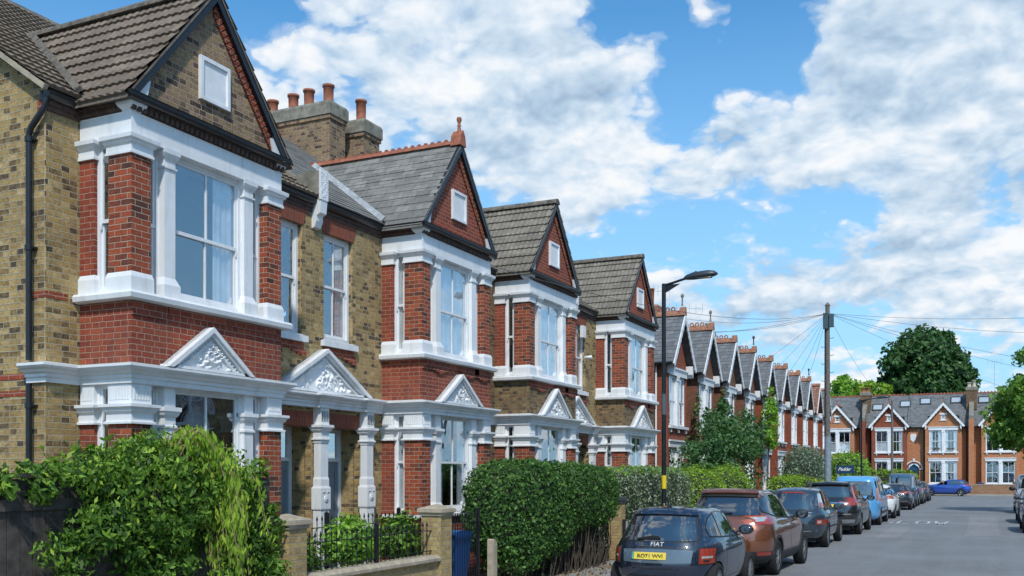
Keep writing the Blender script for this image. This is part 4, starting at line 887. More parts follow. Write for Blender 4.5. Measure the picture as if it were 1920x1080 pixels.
leafmat('grey_leaf', (0.064, 0.102, 0.077), (0.128, 0.192, 0.128), (0.256, 0.333, 0.218))
leafmat('purple_leaf', (0.038, 0.045, 0.045), (0.077, 0.090, 0.083), (0.128, 0.154, 0.115))
leafmat('dry_leaf', (0.100, 0.060, 0.030), (0.180, 0.110, 0.050), (0.260, 0.180, 0.090), .1)
plain('bark', (.12, .095, .07), .9, var=.3, sc_=14, bmp=.7)
plain('dark_bark', (.075, .06, .045), .9, var=.3, sc_=14, bmp=.7)
plain('vine_stem', (.30, .21, .12), .8, var=.2)
plain('shade_core', (.035, .045, .022), .95, var=.4, sc_=20, bmp=.8)  # solid core within the leaves, inner shade put into its dark colour
def unit(n):
    v = RNG.normal(size=(n, 3)); return v / np.linalg.norm(v, axis=1, keepdims=True)
def superell(c, r, n, p=4., jit=.05, lo=None):
    """points evenly spread over a rounded box"""
    r = np.array(r); v = unit(n * 4); rr = (np.abs(v) ** p).sum(1) ** (1 / p); q = v / rr[:, None]
    nq = np.sign(q) * np.abs(q) ** (p - 1); nq /= np.linalg.norm(nq, axis=1, keepdims=True); g = nq / r
    wt = np.linalg.norm(q, axis=1) ** 3 / (q * nq).sum(1) * np.linalg.norm(g, axis=1); wt /= wt.sum(); idx = RNG.choice(len(q), n, p=wt)
    P = (q * r)[idx]; nn = g[idx] / np.linalg.norm(g[idx], axis=1, keepdims=True); lump = np.sin(P[:, 1] * 5.1 + P[:, 2] * 3) * .5 + np.sin(P[:, 1] * 11 + P[:, 0] * 7 + 1) * .3 + np.sin(P[:, 2] * 9 + P[:, 1] * 2.3 + 2) * .3
    P = P + nn * (RNG.normal(size=(n, 1)) * jit + lump[:, None] * jit * .9 - abs(RNG.normal(size=(n, 1))) * jit) + RNG.normal(size=(n, 3)) * .015
    P += np.array(c)
    if lo is not None: k = P[:, 2] > lo; P, nn = P[k], nn[k]
    return P, nn
def clumps(c, r, nc, per, cr=.4, shell=.75, flat=1.):
    v = unit(nc) * (RNG.random((nc, 1)) ** (1 / 3) * (1 - shell) + shell); C = v * np.array(r) * (1 + RNG.normal(size=(nc, 1)) * .05) + np.array(c)
    k = RNG.integers(0, nc, nc * per); u_ = unit(nc * per); rad = cr * (.6 + .7 * RNG.random((nc, 1)))[k]
    P = C[k] + u_ * rad * (RNG.random((nc * per, 1)) ** .4) * np.array([1, 1, flat]); nn = u_ * .6 + v[k] * .5 + np.array([0, 0, .35]); nn /= np.linalg.norm(nn, axis=1, keepdims=True)
    return P, nn
def leaves(name, P, nn, size, mat, parent, asp=.55, var=.42, spread=.7, core=None, droop=0, mats=None, mi=None):
    n = len(P); off = np.array(parent['_o'] if parent else (0, 0, 0))
    nrm = nn + RNG.normal(size=(n, 3)) * spread; nrm /= np.linalg.norm(nrm, axis=1, keepdims=True)
    t = np.cross(nrm, unit(n)); t[:, 2] -= droop; t /= np.linalg.norm(t, axis=1, keepdims=True); b = np.cross(nrm, t)
    s = size * (1 + RNG.normal(size=(n, 1)) * var).clip(.35, 2); P = P - off
    A = P - t * s * .5; B = P + b * s * asp * .5 - nrm * s * .08; C = P + t * s * .5 - nrm * s * .15; D = P - b * s * asp * .5 - nrm * s * .08
    V = np.stack([A, B, C, D], 1).reshape(-1, 3); verts = V; nf = n
    me = bpy.data.meshes.new(name)
    cv = []; cf = []
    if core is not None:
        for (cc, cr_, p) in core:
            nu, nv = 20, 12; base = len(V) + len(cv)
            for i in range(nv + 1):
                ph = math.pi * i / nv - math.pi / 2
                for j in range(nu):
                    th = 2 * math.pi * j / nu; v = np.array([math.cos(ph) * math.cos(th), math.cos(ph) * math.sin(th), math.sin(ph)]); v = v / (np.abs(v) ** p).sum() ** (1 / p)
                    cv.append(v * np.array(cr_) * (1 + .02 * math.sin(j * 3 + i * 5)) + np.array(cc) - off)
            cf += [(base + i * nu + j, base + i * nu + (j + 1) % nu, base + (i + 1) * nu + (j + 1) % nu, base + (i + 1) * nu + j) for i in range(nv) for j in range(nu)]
    allv = np.vstack([V, np.array(cv)]) if cv else V
    me.vertices.add(len(allv)); me.vertices.foreach_set('co', allv.astype('f').ravel())
    li = np.concatenate([np.arange(n * 4), np.array(cf).ravel() if cf else np.zeros(0)]).astype('i'); nt_ = n + len(cf)
    me.loops.add(len(li)); me.loops.foreach_set('vertex_index', li); me.polygons.add(nt_)
    me.polygons.foreach_set('loop_start', np.arange(nt_, dtype='i') * 4); me.polygons.foreach_set('loop_total', np.full(nt_, 4, 'i'))
    me.materials.append(MT[mat])
    if mats:
        for x in mats: me.materials.append(MT[x])
    if core is not None: me.materials.append(MT['shade_core'])
    mm = np.zeros(nt_, 'i'); 
    if mi is not None: mm[:n] = mi
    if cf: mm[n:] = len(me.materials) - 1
    me.polygons.foreach_set('material_index', mm); me.update(); me.validate()
    o = bpy.data.objects.new(name, me); COL.objects.link(o)
    if parent: o.parent = parent; o['_o'] = parent['_o']
    return o
def cat(*l): return np.vstack([a for a, b in l]), np.vstack([b for a, b in l])
def stems(name, root, segs, r0, r1, mat='bark', n=6):
    m = MB()
    for s in segs:
        k = len(s); m.tube(s, [r0 + (r1 - r0) * i / (k - 1) for i in range(k)], n)
    return m.build(name, mat, root)
# ---- clipped privet hedge between gate and driveway
h = thing('hedge', (-7.9, 17.4, .12), 'tall rounded dark green privet hedge with bare stems showing low at its right', 'hedge')
Pn = cat(superell((-7.75, 16.7, 1.40), (.62, 1.75, .92), 30000, 3.2, .035), superell((-7.75, 18.9, 1.60), (.62, 2.0, .66), 23000, 3.2, .035))
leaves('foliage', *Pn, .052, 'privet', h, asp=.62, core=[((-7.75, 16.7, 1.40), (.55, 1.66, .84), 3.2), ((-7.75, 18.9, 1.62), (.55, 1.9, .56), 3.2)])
rnd = random.Random(8)
segs = []
for k in range(190):
    y = rnd.uniform(15.4, 20.2) if k % 3 else rnd.uniform(17.8, 20.2); x = rnd.uniform(-7.95, -7.35); segs.append([(x, y, .1), (x + rnd.uniform(-.1, .15), y + rnd.uniform(-.1, .2), .6), (x + rnd.uniform(-.2, .25), y + rnd.uniform(-.2, .5), 1.3)])
stems('stems', h, segs, .017, .005, 'dark_bark', 5)
Pn = superell((-8.25, 19.3, .75), (.15, 1.6, .6), 5000, 4, .06); leaves('inner_foliage', *Pn, .06, 'privet', h)
Pn = superell((-7.5, 15.6, .7), (.5, .5, .4), 1500, 2.5, .07); leaves('low_shoots', *Pn, .06, 'privet', h)
# ---- neighbours along the pavement
def hedge(label, c, r, n, mat, size=.05, p=4, core=True, jit=.04, cat_='hedge', name='hedge', grp=None):
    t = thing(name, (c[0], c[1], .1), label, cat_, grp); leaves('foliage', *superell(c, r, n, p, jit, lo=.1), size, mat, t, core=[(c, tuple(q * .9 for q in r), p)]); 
    if not any(ch.name.startswith('stem') for ch in t.children): stems('stems', t, [[(c[0] + a, c[1] + b, .1), (c[0] + a, c[1] + b, .9)] for a in (-.15, .15) for b in (-.3, .3)], .03, .02)
    return t
v = thing('hedge', (-8.1, 25, .1), 'square cut grey green variegated hedge behind the slate capped brick pier', 'hedge')
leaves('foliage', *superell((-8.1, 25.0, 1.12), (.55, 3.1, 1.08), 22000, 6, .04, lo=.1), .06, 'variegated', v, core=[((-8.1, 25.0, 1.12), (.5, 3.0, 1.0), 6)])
Pt, nt_ = superell((-8.1, 25.0, 1.16), (.57, 3.12, 1.08), 12000, 6, .03, lo=2.05); leaves('new_growth', Pt, nt_, .05, 'fresh_leaf', v)
hedge('rounded lime green shrub just right of the near street lamp', (-8.0, 29.8, 1.1), (.85, 1.9, 1.15), 17000, 'lime_hedge', .06, 2.1, jit=.08, name='shrub', cat_='shrub')
hedge('rounded lime green shrub beside the dark leafy small tree', (-8.1, 34.0, 1.1), (.85, 2.1, 1.2), 15000, 'lime_hedge', .065, 2.1, jit=.09, name='shrub', cat_='shrub')
hedge('low green hedge with yellowish top below the purple leafed shrub', (-8.0, 46.8, .95), (.7, 3.3, .95), 13000, 'lime_hedge', .08, 5, jit=.05)
hedge('small dark purple green conical shrub in front of the low hedge', (-7.3, 46.4, .85), (.55, .95, .8), 4500, 'purple_leaf', .09, 2, jit=.08, name='shrub', cat_='shrub')
hedge('bright golden yellow shrub left of the wooden pole', (-7.9, 51.2, .95), (.6, 1.9, .75), 5000, 'golden', .09, 2.2, jit=.08, name='shrub', cat_='shrub')
hedge('pale green low hedge under the blue estate agent board', (-7.9, 60.5, .85), (.6, 6.5, .9), 10000, 'lime_hedge', .1, 5, jit=.06)
hedge('grey green feathery bush in front of the sixth small house', (-9.1, 57.0, 1.9), (1.0, 3.4, 1.5), 12000, 'grey_leaf', .11, 2.4, jit=.2, name='shrub', cat_='shrub')
hedge('bright green rounded bush behind the blue estate agent board', (-8.4, 70.5, 1.7), (1.4, 3.2, 1.65), 9000, 'fresh_leaf', .14, 2.4, jit=.14, name='shrub', cat_='shrub')
hedge('long dark green hedge before the darker brick end house', (-8.2, 98.4, 1.15), (2.7, .5, 1.15), 7000, 'lime_hedge', .16, 4, jit=.1)
# ---- dark leafy small tree in a front garden
t = thing('small_tree', (-9.3, 37.5, .1), 'tall dark green leafy small tree hiding lower windows of the small gabled houses', 'tree')
Pn = cat(clumps((-9.1, 37.6, 2.2), (1.2, 3.7, 1.8), 90, 130, .5, .5), clumps((-9.4, 39.0, 3.6), (.7, 1.0, 1.2), 28, 110, .35, .3), clumps((-9.4, 42.8, 3.6), (.7, 1.6, 1.2), 26, 100, .4, .4), clumps((-8.9, 36.2, 2.6), (.8, 1.5, 1.4), 26, 100, .35, .3))
leaves('crown', *Pn, .13, 'dark_leaf', t, asp=.6)
stems('trunk', t, [[(-9.3, 37.5, .1), (-9.2, 38, 1.5), (-9.4, 39.5, 4.6)], [(-9.3, 37.6, .6), (-9.1, 40, 2), (-9.4, 42.8, 4.0)]], .09, .03)
t = thing('climbing_plant', (-10.9, 55.0, .1), 'bright green creeper climbing beside the fifth small house window', 'climber')
leaves('foliage', *clumps((-10.75, 56.0, 4.9), (.3, .9, 1.9), 34, 90, .28, .2), .13, 'fresh_leaf', t); stems('stems', t, [[(-11.0, 56, .1), (-10.9, 56.1, 3), (-10.9, 56, 5.8)]], .05, .02)
for (yy, z0, z1, n, lab) in ((42.1, 2.2, 5.6, 10, 'thin ivy creeping up brick between first and second small houses'), (46.6, 2.2, 6.2, 14, 'ivy and dead stems covering brick between second and third small houses')):
    t = thing('climbing_plant', (-11.2, yy, .1), lab, 'climber')
    P_ = cat(*[clumps((-11.15, yy + RNG.normal() * .25, z0 + (z1 - z0) * i / n), (.1, .4, .3), 5, 26, .12, .1) for i in range(n)]); k = RNG.random(len(P_[0])) 
    leaves('foliage', *P_, .09, 'dry_leaf', t, mats=['dark_leaf', 'fresh_leaf'], mi=np.where(k < .55, 0, np.where(k < .9, 1, 2)))
    stems('stems', t, [[(-11.2, yy + a, .1), (-11.22, yy + a * .4, z1 * .5), (-11.22, yy + a * .8, z1)] for a in (-.3, 0, .25)], .03, .012)
# ---- climber over the timber fence
t = thing('climbing_plant', (-7.6, 7.8, .1), 'large pale and dark green climber spilling over the timber fence, bright hanging shoots', 'climber')
Pn = cat(superell((-7.78, 7.75, 1.9), (.52, 1.15, .50), 11000, 2.6, .09), clumps((-7.75, 7.7, 1.9), (.55, 1.2, .52), 60, 170, .17, .75), clumps((-7.45, 8.0, 1.1), (.2, 1.1, .9), 34, 110, .17, .3), clumps((-7.45, 6.9, 1.45), (.2, 1.0, .4), 30, 110, .16, .3),
         clumps((-7.6, 6.35, 2.02), (.25, .85, .14), 30, 90, .13, .4), clumps((-7.5, 8.95, 1.25), (.2, .3, .9), 30, 130, .16, .5), clumps((-7.45, 6.7, 1.1), (.1, .5, .4), 12, 70, .1, .3))
kb = RNG.random(len(Pn[0])) < .03 + .22 * np.clip((Pn[0][:, 2] - 1.7) / .6, 0, 1)
leaves('foliage', *Pn, .064, 'vine_leaf', t, asp=.42, spread=.6, droop=.35, mats=['vine_bright'], mi=kb.astype('i'), core=[((-7.78, 7.8, 1.8), (.34, .95, .36), 2.4)])
# arching brown shoots and their pendulous bright leaves
rnd = random.Random(4); arcs = []; LP = []; 
for k in range(28):
    y0 = rnd.uniform(7.3, 7.8); y1 = rnd.uniform(7.95, 8.6); top = rnd.uniform(2.40, 2.58); zb = rnd.uniform(.6, 1.7); x0 = -7.6 + rnd.uniform(-.1, .1); x1 = x0 + rnd.uniform(.25, .6); pts = []
    for i in range(9):
        f = i / 8; a = f * math.pi * .5
        z = 1.95 + (top - 1.95) * math.sin(min(1, f * 2.6) * math.pi / 2) if f < .4 else top - (top - zb) * ((f - .4) / .6) ** 1.5
        pts.append((x0 + (x1 - x0) * f, y0 + (y1 - y0) * min(1, f * 1.4), z))
    arcs.append(pts)
    for i in range(8):
        a, b = np.array(pts[i]), np.array(pts[i + 1])
        for q in range(26 if i > 2 else 12): LP.append(a + (b - a) * rnd.random() + np.array([rnd.uniform(-.06, .06), rnd.uniform(-.06, .06), rnd.uniform(-.07, .03)]))
LP = np.array(LP); stems('shoots', t, arcs, .009, .004, 'vine_stem', 5)
leaves('hanging_shoots', LP, np.tile([.8, -.4, .2], (len(LP), 1)), .075, 'vine_bright', t, asp=.3, spread=.6, droop=2.2)
# ---- shrubs in the railed garden
for lab, c, r, n, m in (('bright green leafy shrub behind the middle of the low railings', (-8.2, 11.75, 1.08), (.32, .42, .34), 2600, 'fresh_leaf'), ('darker green shrub behind the railings, nearest the stone capped brick pier', (-8.15, 12.95, 1.05), (.34, .42, .36), 2600, 'vine_leaf'), ('small leafy shrub tucked beside the nearer stone capped pier', (-8.0, 10.35, .85), (.28, .28, .36), 1600, 'vine_leaf')):
    t = thing('shrub', (c[0], c[1], .1), lab, 'shrub'); leaves('foliage', *superell(c, r, n, 2.2, .07), .09, m, t, asp=.42, spread=.5, core=[(c, tuple(q * .75 for q in r), 2.2)]); stems('stems', t, [[(c[0] + a, c[1], .1), (c[0] + a * 2, c[1] + a, .9)] for a in (-.06, 0, .07)], .02, .012)
# ---- trees
def tree(label, base, h, crown, lm, size, nc, per, cr, name='tree', trunk=.25, shell=.7, extra=(), limbs=7, seed=1, mat='bark'):
    rr = random.Random(seed); t = thing(name, base, label, 'tree'); bx, by, bz = base; segs = []; c, r = crown
    top = (c[0], c[1], c[2] - r[2] * .25); segs.append([(bx, by, bz), ((bx + c[0]) / 2 + .1, (by + c[1]) / 2, bz + (top[2] - bz) * .5), top]); m = MB(); m.tube(segs[0], [trunk, trunk * .8, trunk * .45], 10)
    for k in range(limbs):
        a = 2 * math.pi * k / limbs + rr.random(); f = rr.uniform(.45, .95); s = Vector(segs[0][1]).lerp(Vector(top), f * .9); e = Vector((c[0] + math.cos(a) * r[0] * .8, c[1] + math.sin(a) * r[1] * .8, c[2] + rr.uniform(-.3, .6) * r[2])); md = s.lerp(e, .5) + Vector((0, 0, -.15 * r[2]))
        m.tube([s, md, e], [trunk * .4, trunk * .25, trunk * .08], 6)
    m.build('trunk', mat, t); L = [clumps(c, r, nc, per, cr, shell)] + [clumps(a, b, k, per, cr * .8, .5) for a, b, k in extra]
    leaves('crown', *cat(*L), size, lm, t, asp=.7, spread=.8); return t
tree('huge dark green broad tree rising behind the end terrace roofs', (-5.8, 118, 0), 18, ((-5.8, 118, 12.6), (4.6, 5.0, 4.7)), 'tree_leaf', .42, 360, 100, .95, trunk=.5, shell=.2, limbs=10, extra=[((-9.0, 117, 10.7), (1.9, 2, 2.4), 20), ((-2.4, 117, 11.5), (1.9, 2, 2.6), 20), ((-4.3, 118, 16.6), (1.2, 1.4, .9), 8)])
tree('pale green tree left of the huge dark tree, behind chimney', (-13.6, 112, 0), 12, ((-13.7, 112, 10.6), (1.8, 2, 1.7)), 'fresh_leaf', .34, 40, 90, .6, trunk=.25, seed=3, extra=[((-15.3, 112, 9.5), (1.4, 1.5, 1.3), 16)])
tree('yellowish green tree tucked between chimney and the huge dark tree', (-10.8, 111, 0), 11, ((-10.8, 111, 10.3), (1.8, 1.8, 1.2)), 'lime_hedge', .32, 34, 90, .55, trunk=.2, seed=4)
tree('bright green roadside tree at the right edge over parked cars', (4.6, 58.5, .1), 8.5, ((3.7, 58.5, 5.2), (3.2, 3.2, 2.1)), 'street_leaf', .19, 130, 120, .55, trunk=.16, shell=.55, seed=6, name='street_tree', extra=[((2.0, 58, 7.1), (.8, .9, 1.3), 22), ((1.3, 58, 4.3), (1.1, 1.2, .9), 22), ((1.9, 58.5, 5.3), (1.6, 1.6, 1.6), 44)])
# a litter of dry leaves and twigs under the hedge
Pd = np.column_stack([RNG.uniform(-7.6, -6.6, 900), RNG.uniform(14.5, 21.5, 900), RNG.uniform(.125, .16, 900)]); o = leaves('leaf_litter', Pd, np.tile([0, 0, 1.], (900, 1)), .06, 'dry_leaf', None, spread=.5); o['kind'] = 'stuff'; o['label'] = 'brown dry leaves scattered on the pavement below the hedge'
plain('slate_cap', (.07, .075, .085), .5, var=.2); plain('board_blue', (.012, .05, .13), .4, var=.05); plain('wire', (.10, .11, .12), .6)
plain('lamp_head', (.035, .045, .055), .4, var=.1); plain('yellow_sticker', (.75, .55, .02), .5, var=.05); plain('grey_notice', (.10, .12, .14), .3)
brick('low_wall_brick', [(.30, .12, .07), (.40, .20, .11), (.34, .26, .15), (.44, .17, .09)], (.44, .36, .26), dirtamt=.3, flemish=False)
# ================================================================ GARDEN WALLS, RAILINGS, GATE
def brick_pier(label, x, y, w, h, ch, mat='yellow_brick_clean', cap='sandstone', co=.05, pyr=.07):
    t = thing('brick_pier', (x, y, .12), label, 'gate pier'); a = w / 2; b = MB(); b.box(x - a, x + a, y - a, y + a, .1, h - ch - pyr); b.build('shaft', mat, t)
    c = MB(); c.stack(x - a, x + a, y - a, y + a, [(0, h - ch - pyr), (.02, h - ch - pyr + .005), (.025, h - ch - pyr + ch * .35), (co, h - ch - pyr + ch * .5), (co, h - pyr), (-a + .01, h)]); c.build('coping', cap, t); return t
brick_pier('stone capped yellow brick pier right of the big climber', -7.54, 9.5, .34, 1.62, .11)
brick_pier('stone capped yellow brick pier between low railings and black gate', -7.6, 13.2, .34, 1.63, .11)
brick_pier('slim yellow brick pier with dark slate cap beyond the clipped hedge', -7.75, 21.9, .30, 1.56, .14, cap='slate_cap', co=.04, pyr=.03)
plain('slate_cap', (.07, .075, .085), .5, var=.2) if 0 else None
t = thing('garden_wall', (-7.6, 11.35, .12), 'low yellow brick garden wall with stone coping under the railings', 'wall')
b = MB(); b.box(-7.7, -7.48, 9.67, 13.03, .1, .76); b.build('wall', 'yellow_brick_clean', t)
b = MB(); b.prism([(-7.74, .762), (-7.44, .762), (-7.42, .78), (-7.42, .82), (-7.47, .86), (-7.71, .86), (-7.76, .82), (-7.76, .78)], 1, 9.68, 13.02); b.build('coping', 'sandstone', t)
def spear(m, x, y, z):
    m.lathe([(.006, 0), (.012, .012), (.006, .022), (.007, .04), (.017, .065), (.0, .13)], (x, y, z), n=6)
def railing(label, a, b, z0, zr0, zr1, ztop, posts, step=.115, name='railing', catg='railing', grp=None, extra=None):
    t = thing(name, (a[0], a[1], z0), label, catg, grp); L = math.hypot(b[0] - a[0], b[1] - a[1]); dx, dy = (b[0] - a[0]) / L, (b[1] - a[1]) / L
    m = MB(); m.bar((a[0], a[1], zr0), (b[0], b[1], zr0), .03, .012); m.bar((a[0], a[1], zr1), (b[0], b[1], zr1), .03, .012); m.build('rails', 'black_paint', t)
    n = int(L / step)
    for k in range(1, n):
        f = L * k / n; x, y = a[0] + dx * f, a[1] + dy * f
        if any(abs(f - p) < .05 for p in posts): continue
        m = MB(); zt = ztop if k % 2 else ztop - .0; m.tube([(x, y, zr0 - .05), (x, y, zt - .12)], .0065, 6); spear(m, x, y, zt - .13); m.build('bar', 'black_paint', t)
    for p in posts:
        x, y = a[0] + dx * p, a[1] + dy * p; m = MB(); m.box(x - .025, x + .025, y - .025, y + .025, z0, ztop + .01); m.stack(x - .022, x + .022, y - .022, y + .022, [(0, ztop + .01), (.008, ztop + .02), (-.02, ztop + .05)]); m.build('post', 'black_paint', t)
    return t
railing('low black spear topped railings standing on the coped garden wall', (-7.6, 9.68), (-7.6, 13.02), .86, .92, 1.23, 1.38, [1.85])
railing('taller black railings deeper in the garden behind the shrubs', (-8.6, 11.4), (-8.6, 13.78), .1, .30, 1.32, 1.5, [.35, 2.3])
railing('short black railing panel beside the dark green wheelie bin', (-8.58, 13.8), (-7.8, 13.45), .1, .30, 1.25, 1.44, [.03])
railing('black iron garden gate with spear tops against the clipped hedge', (-7.6, 13.55), (-7.6, 14.6), .12, .28, 1.30, 1.48, [.02, 1.02], step=.08, name='garden_gate', catg='gate')
def bin_(label, x, y, z, body, lid, rz=0, w=.24, name='wheelie_bin'):
    t = thing(name, (0, 0, 0), label, 'bin'); t['_o'] = (0, 0, 0); b = MB(); b.stack(-w, w, -w, w, [(-.05, .06), (.02, .92), (.03, .92), (.03, .96)]); b.build('body', body, t)
    l = MB(); l.prism([(-w - .05, .965), (w + .05, .965), (w + .03, 1.02), (0, 1.06), (-w - .05, 1.04)], 0, -w - .03, w + .03); l.tube([(-w, -w - .07, 1.0), (w, -w - .07, 1.0)], .015, 6); l.build('lid', lid, t)
    for s in (-1, 1): q = MB(); q.lathe([(.09, -.025), (.1, -.02), (.1, .02), (.09, .025)], (s * (w - .02), -w + .03, .1), n=12, ax=0); q.build('wheel', 'rubber', t)
    t.location = (x, y, z); t.rotation_euler = (0, 0, rz); return t
plain('bin_teal', (.02, .06, .065), .5, var=.1); plain('bin_blue', (.012, .09, .30), .45, var=.1); plain('bin_green', (.025, .09, .035), .5, var=.1)
bin_('dark teal wheelie bin behind the short railing panel', -8.2, 14.1, .1, 'bin_teal', 'trim_black'); bin_('bright blue wheelie bin just inside the black gate', -8.0, 14.35, .1, 'bin_blue', 'bin_blue')
bin_('green wheelie bin in the gap at the bare end of the hedge', -8.35, 21.3, .1, 'bin_green', 'bin_green'); bin_('small blue box bin on the low brick wall across the junction', -.25, 99.3, .1, 'bin_blue', 'bin_blue', w=.2)
bin_('small green topped tub by the window of the end terrace', 2.55, 99.3, .15, 'sandstone', 'bin_green', w=.2)
p = MB(); p.prism([(14.72, .1), (14.85, .1), (14.85, .93), (14.82, .97), (14.75, 1.0), (14.72, .98)], 0, -7.5, -7.38); o = p.build('stump_post', 'sandstone', loc=(-7.45, 14.78, .12)); tag(o, 'short weathered concrete stump post beside the black gate', 'post')
t = thing('sign_post', (-7.2, 21.0, .12), 'thin grey and black post standing before the green bin', 'post'); m = MB(); m.box(-7.22, -7.18, 20.98, 21.02, .1, 1.02); m.build('post', 'concrete', t); m = MB(); m.box(-7.30, -7.225, 20.98, 21.02, .1, 1.06); m.build('backing', 'trim_black', t)
# timber fence
plain('old_timber', (.075, .065, .058), .9, var=.35, sc_=8, bmp=.7)
t = thing('timber_fence', (-7.62, 6.8, .12), 'dark weathered timber board fence under the climber', 'fence'); rnd = random.Random(2); y = 4.0
while y < 9.2:
    b = MB(); w_ = rnd.uniform(.115, .125); b.box(-7.63 + rnd.uniform(-.004, .004), -7.61 + rnd.uniform(-.004, .004), y, y + w_, .14, 2.05 + rnd.uniform(-.01, .01)); b.build('board', 'old_timber', t); y += .129
b = MB(); b.box(-7.67, -7.56, 4.0, 9.2, 2.07, 2.11); b.build('top_rail', 'old_timber', t); b = MB(); b.box(-7.608, -7.58, 4.0, 9.2, 1.78, 1.88); b.build('rail', 'old_timber', t)
# low walls further along the left side and across the junction
def lowwall(label, x0, x1, y0, y1, h, mat, cap='stone'):
    t = thing('garden_wall', ((x0 + x1) / 2, (y0 + y1) / 2, .1), label, 'wall'); b = MB(); b.box(x0, x1, y0, y1, .1, h - .06); b.build('wall', mat, t); b = MB(); b.box(x0 - .03, x1 + .03, y0 - .03, y1 + .03, h - .058, h); b.build('coping', cap, t)
lowwall('low brick garden wall beneath the variegated hedge', -7.72, -7.52, 22.15, 36.5, .5, 'yellow_brick_clean'); lowwall('low brick garden wall below the golden shrub and long hedge', -7.72, -7.52, 43.5, 82, .6, 'far_red_brick')
lowwall('low weathered brick wall in front of the right end house', -1.6, 7.5, 98.65, 98.9, 1.02, 'low_wall_brick', 'sandstone'); lowwall('low brick wall behind the blue car across the junction', -16, -7.4, 98.65, 98.9, .9, 'low_wall_brick', 'sandstone')
t = thing('brick_pier', (-2.2, 98.7, .1), 'squat pale pier at the left end of the low wall across the junction', 'gate pier'); m = MB(); m.box(-2.35, -2.05, 98.6, 98.9, .1, .9); m.build('shaft', 'sandstone', t); m = MB(); m.stack(-2.35, -2.05, 98.6, 98.9, [(.03, .9), (.03, .97), (-.1, 1.02)]); m.build('coping', 'stone', t)
# ================================================================ LAMPS, POLES, WIRES
def lamp(label, x, y, H=6.65, arm=1.25, yel=True):
    t = thing('street_lamp', (x, y, .12), label, 'street lamp', 'black street lamps with flat lantern heads')
    p = MB(); p.tube([(x, y, .1), (x, y, 1.28)], .078, 14); p.lathe([(.078, 0), (.09, .02), (.09, .05), (.06, .1)], (x, y, 1.27), n=14); p.tube([(x, y, 1.3), (x, y, H)], [.058, .05], 12); p.build('column', 'black_paint', t)
    a = MB(); a.tube([(x, y, H - .04), (x + .2, y, H + .0), (x + arm * .45, y, H + .09)], [.03, .03, .03], 8); a.prism([(x + .04, H - .03), (x + .04, H - .22), (x + .12, H - .18), (x + .4, H - .03)], 1, y - .012, y + .012); a.build('arm', 'black_paint', t)
    hd = MB(); x0 = x + arm * .4; L = .80
    secs = [(0, .04, .04), (.05, .08, .08), (.22, .125, .125), (.56, .14, .125), (.72, .11, .09), (.80, .05, .03)]; V = []; n = 12
    for s, w_, hh in secs:
        for k in range(n):
            an = 2 * math.pi * k / n; cz = math.sin(an); V.append((x0 + s, y + w_ * math.cos(an), H + .08 + s * .06 + (hh * cz if cz > 0 else hh * .45 * cz)))
    hd.mesh(V, [(i * n + j, i * n + (j + 1) % n, (i + 1) * n + (j + 1) % n, (i + 1) * n + j) for i in range(5) for j in range(n)] + [tuple(range(n))[::-1], tuple(range(5 * n, 6 * n))], sm=True)
    ho = hd.build('lantern', 'lamp_head', t); q = MB(); q.lathe([(.03, 0), (.03, .05), (.02, .07)], (x0 + .28, y, H + .17), n=8); q.build('photocell', 'dark_grey', ho)
    gl = MB(); gl.box(x0 + .2, x0 + .66, y - .085, y + .085, H + .055, H + .075); gl.build('lens', 'cream_pot', ho)
    if yel:
        s = MB(); s.tube([(x + .004, y - .004, 1.72), (x + .004, y - .004, 2.04)], .059, 12); s.v = [v if True else v for v in s.v]; s.build('sticker', 'yellow_sticker', t)
        s = MB(); s.tube([(x, y, 3.5), (x, y, 4.0)], .061, 12); s.build('notice', 'grey_notice', t)
    return t
plain('lamp_head', (.035, .045, .055), .4, var=.1); plain('yellow_sticker', (.75, .55, .02), .5, var=.05); plain('grey_notice', (.10, .12, .14), .3)
lamp('tall black street lamp beside the variegated hedge, yellow strip low on its column', -6.95, 23.0)
lamp('distant black street lamp near the wooden pole and end terrace', -6.95, 65.4, yel=False, arm=2.2)
plain('pole_wood', (.17, .15, .13), .85, var=.3, sc_=10, bmp=.5); plain('galv', (.24, .29, .34), .55, var=.15); plain('pole_top', (.05, .09, .11), .6)
PX, PY, PH = -6.3, 45.8, 9.55
def tpole(label, x, y, H, steps=True, r=.13):
    t = thing('telegraph_pole', (x, y, .12), label, 'utility pole'); m = MB(); m.tube([(x, y, .1), (x, y, H)], [r, r * .72], 12); m.lathe([(r * .9, 0), (r * .9, .04), (.02, .16)], (x, y, H - .02), n=10); m.build('pole', 'pole_wood', t)
    if steps:
        for k in range(12):
            z = 3.9 + k * .38; s = MB(); d = 1 if k % 2 else -1; s.tube([(x + d * r * .7, y, z), (x + d * (r + .12), y, z), (x + d * (r + .13), y, z + .05)], .012, 5); s.build('step', 'dark_grey', t)
        s = MB(); s.tube([(x + .02, y - .05, .1), (x + .02, y - .05, 3.7)], .15, 10); s.build('cable_guard', 'galv', t)
        s = MB(); s.box(x - .17, x + .05, y - .2, y - .02, H - 1.05, H - .35); s.box(x + .08, x + .27, y - .16, y + .04, H - .98, H - .4); s.build('junction_box', 'pole_top', t)
        s = MB(); s.tube([(x - .11, y - .1, 3.7), (x - .1, y - .08, H - 1)], .02, 6); s.build('cable', 'trim_black', t)
    return t
tpole('tall wooden telegraph pole with step irons and wires, in front of the small gabled row', PX, PY, PH); tpole('distant slim grey pole before the darker brick end house', -7.1, 90.2, 8.2, False, .12)
rnd = random.Random(11)
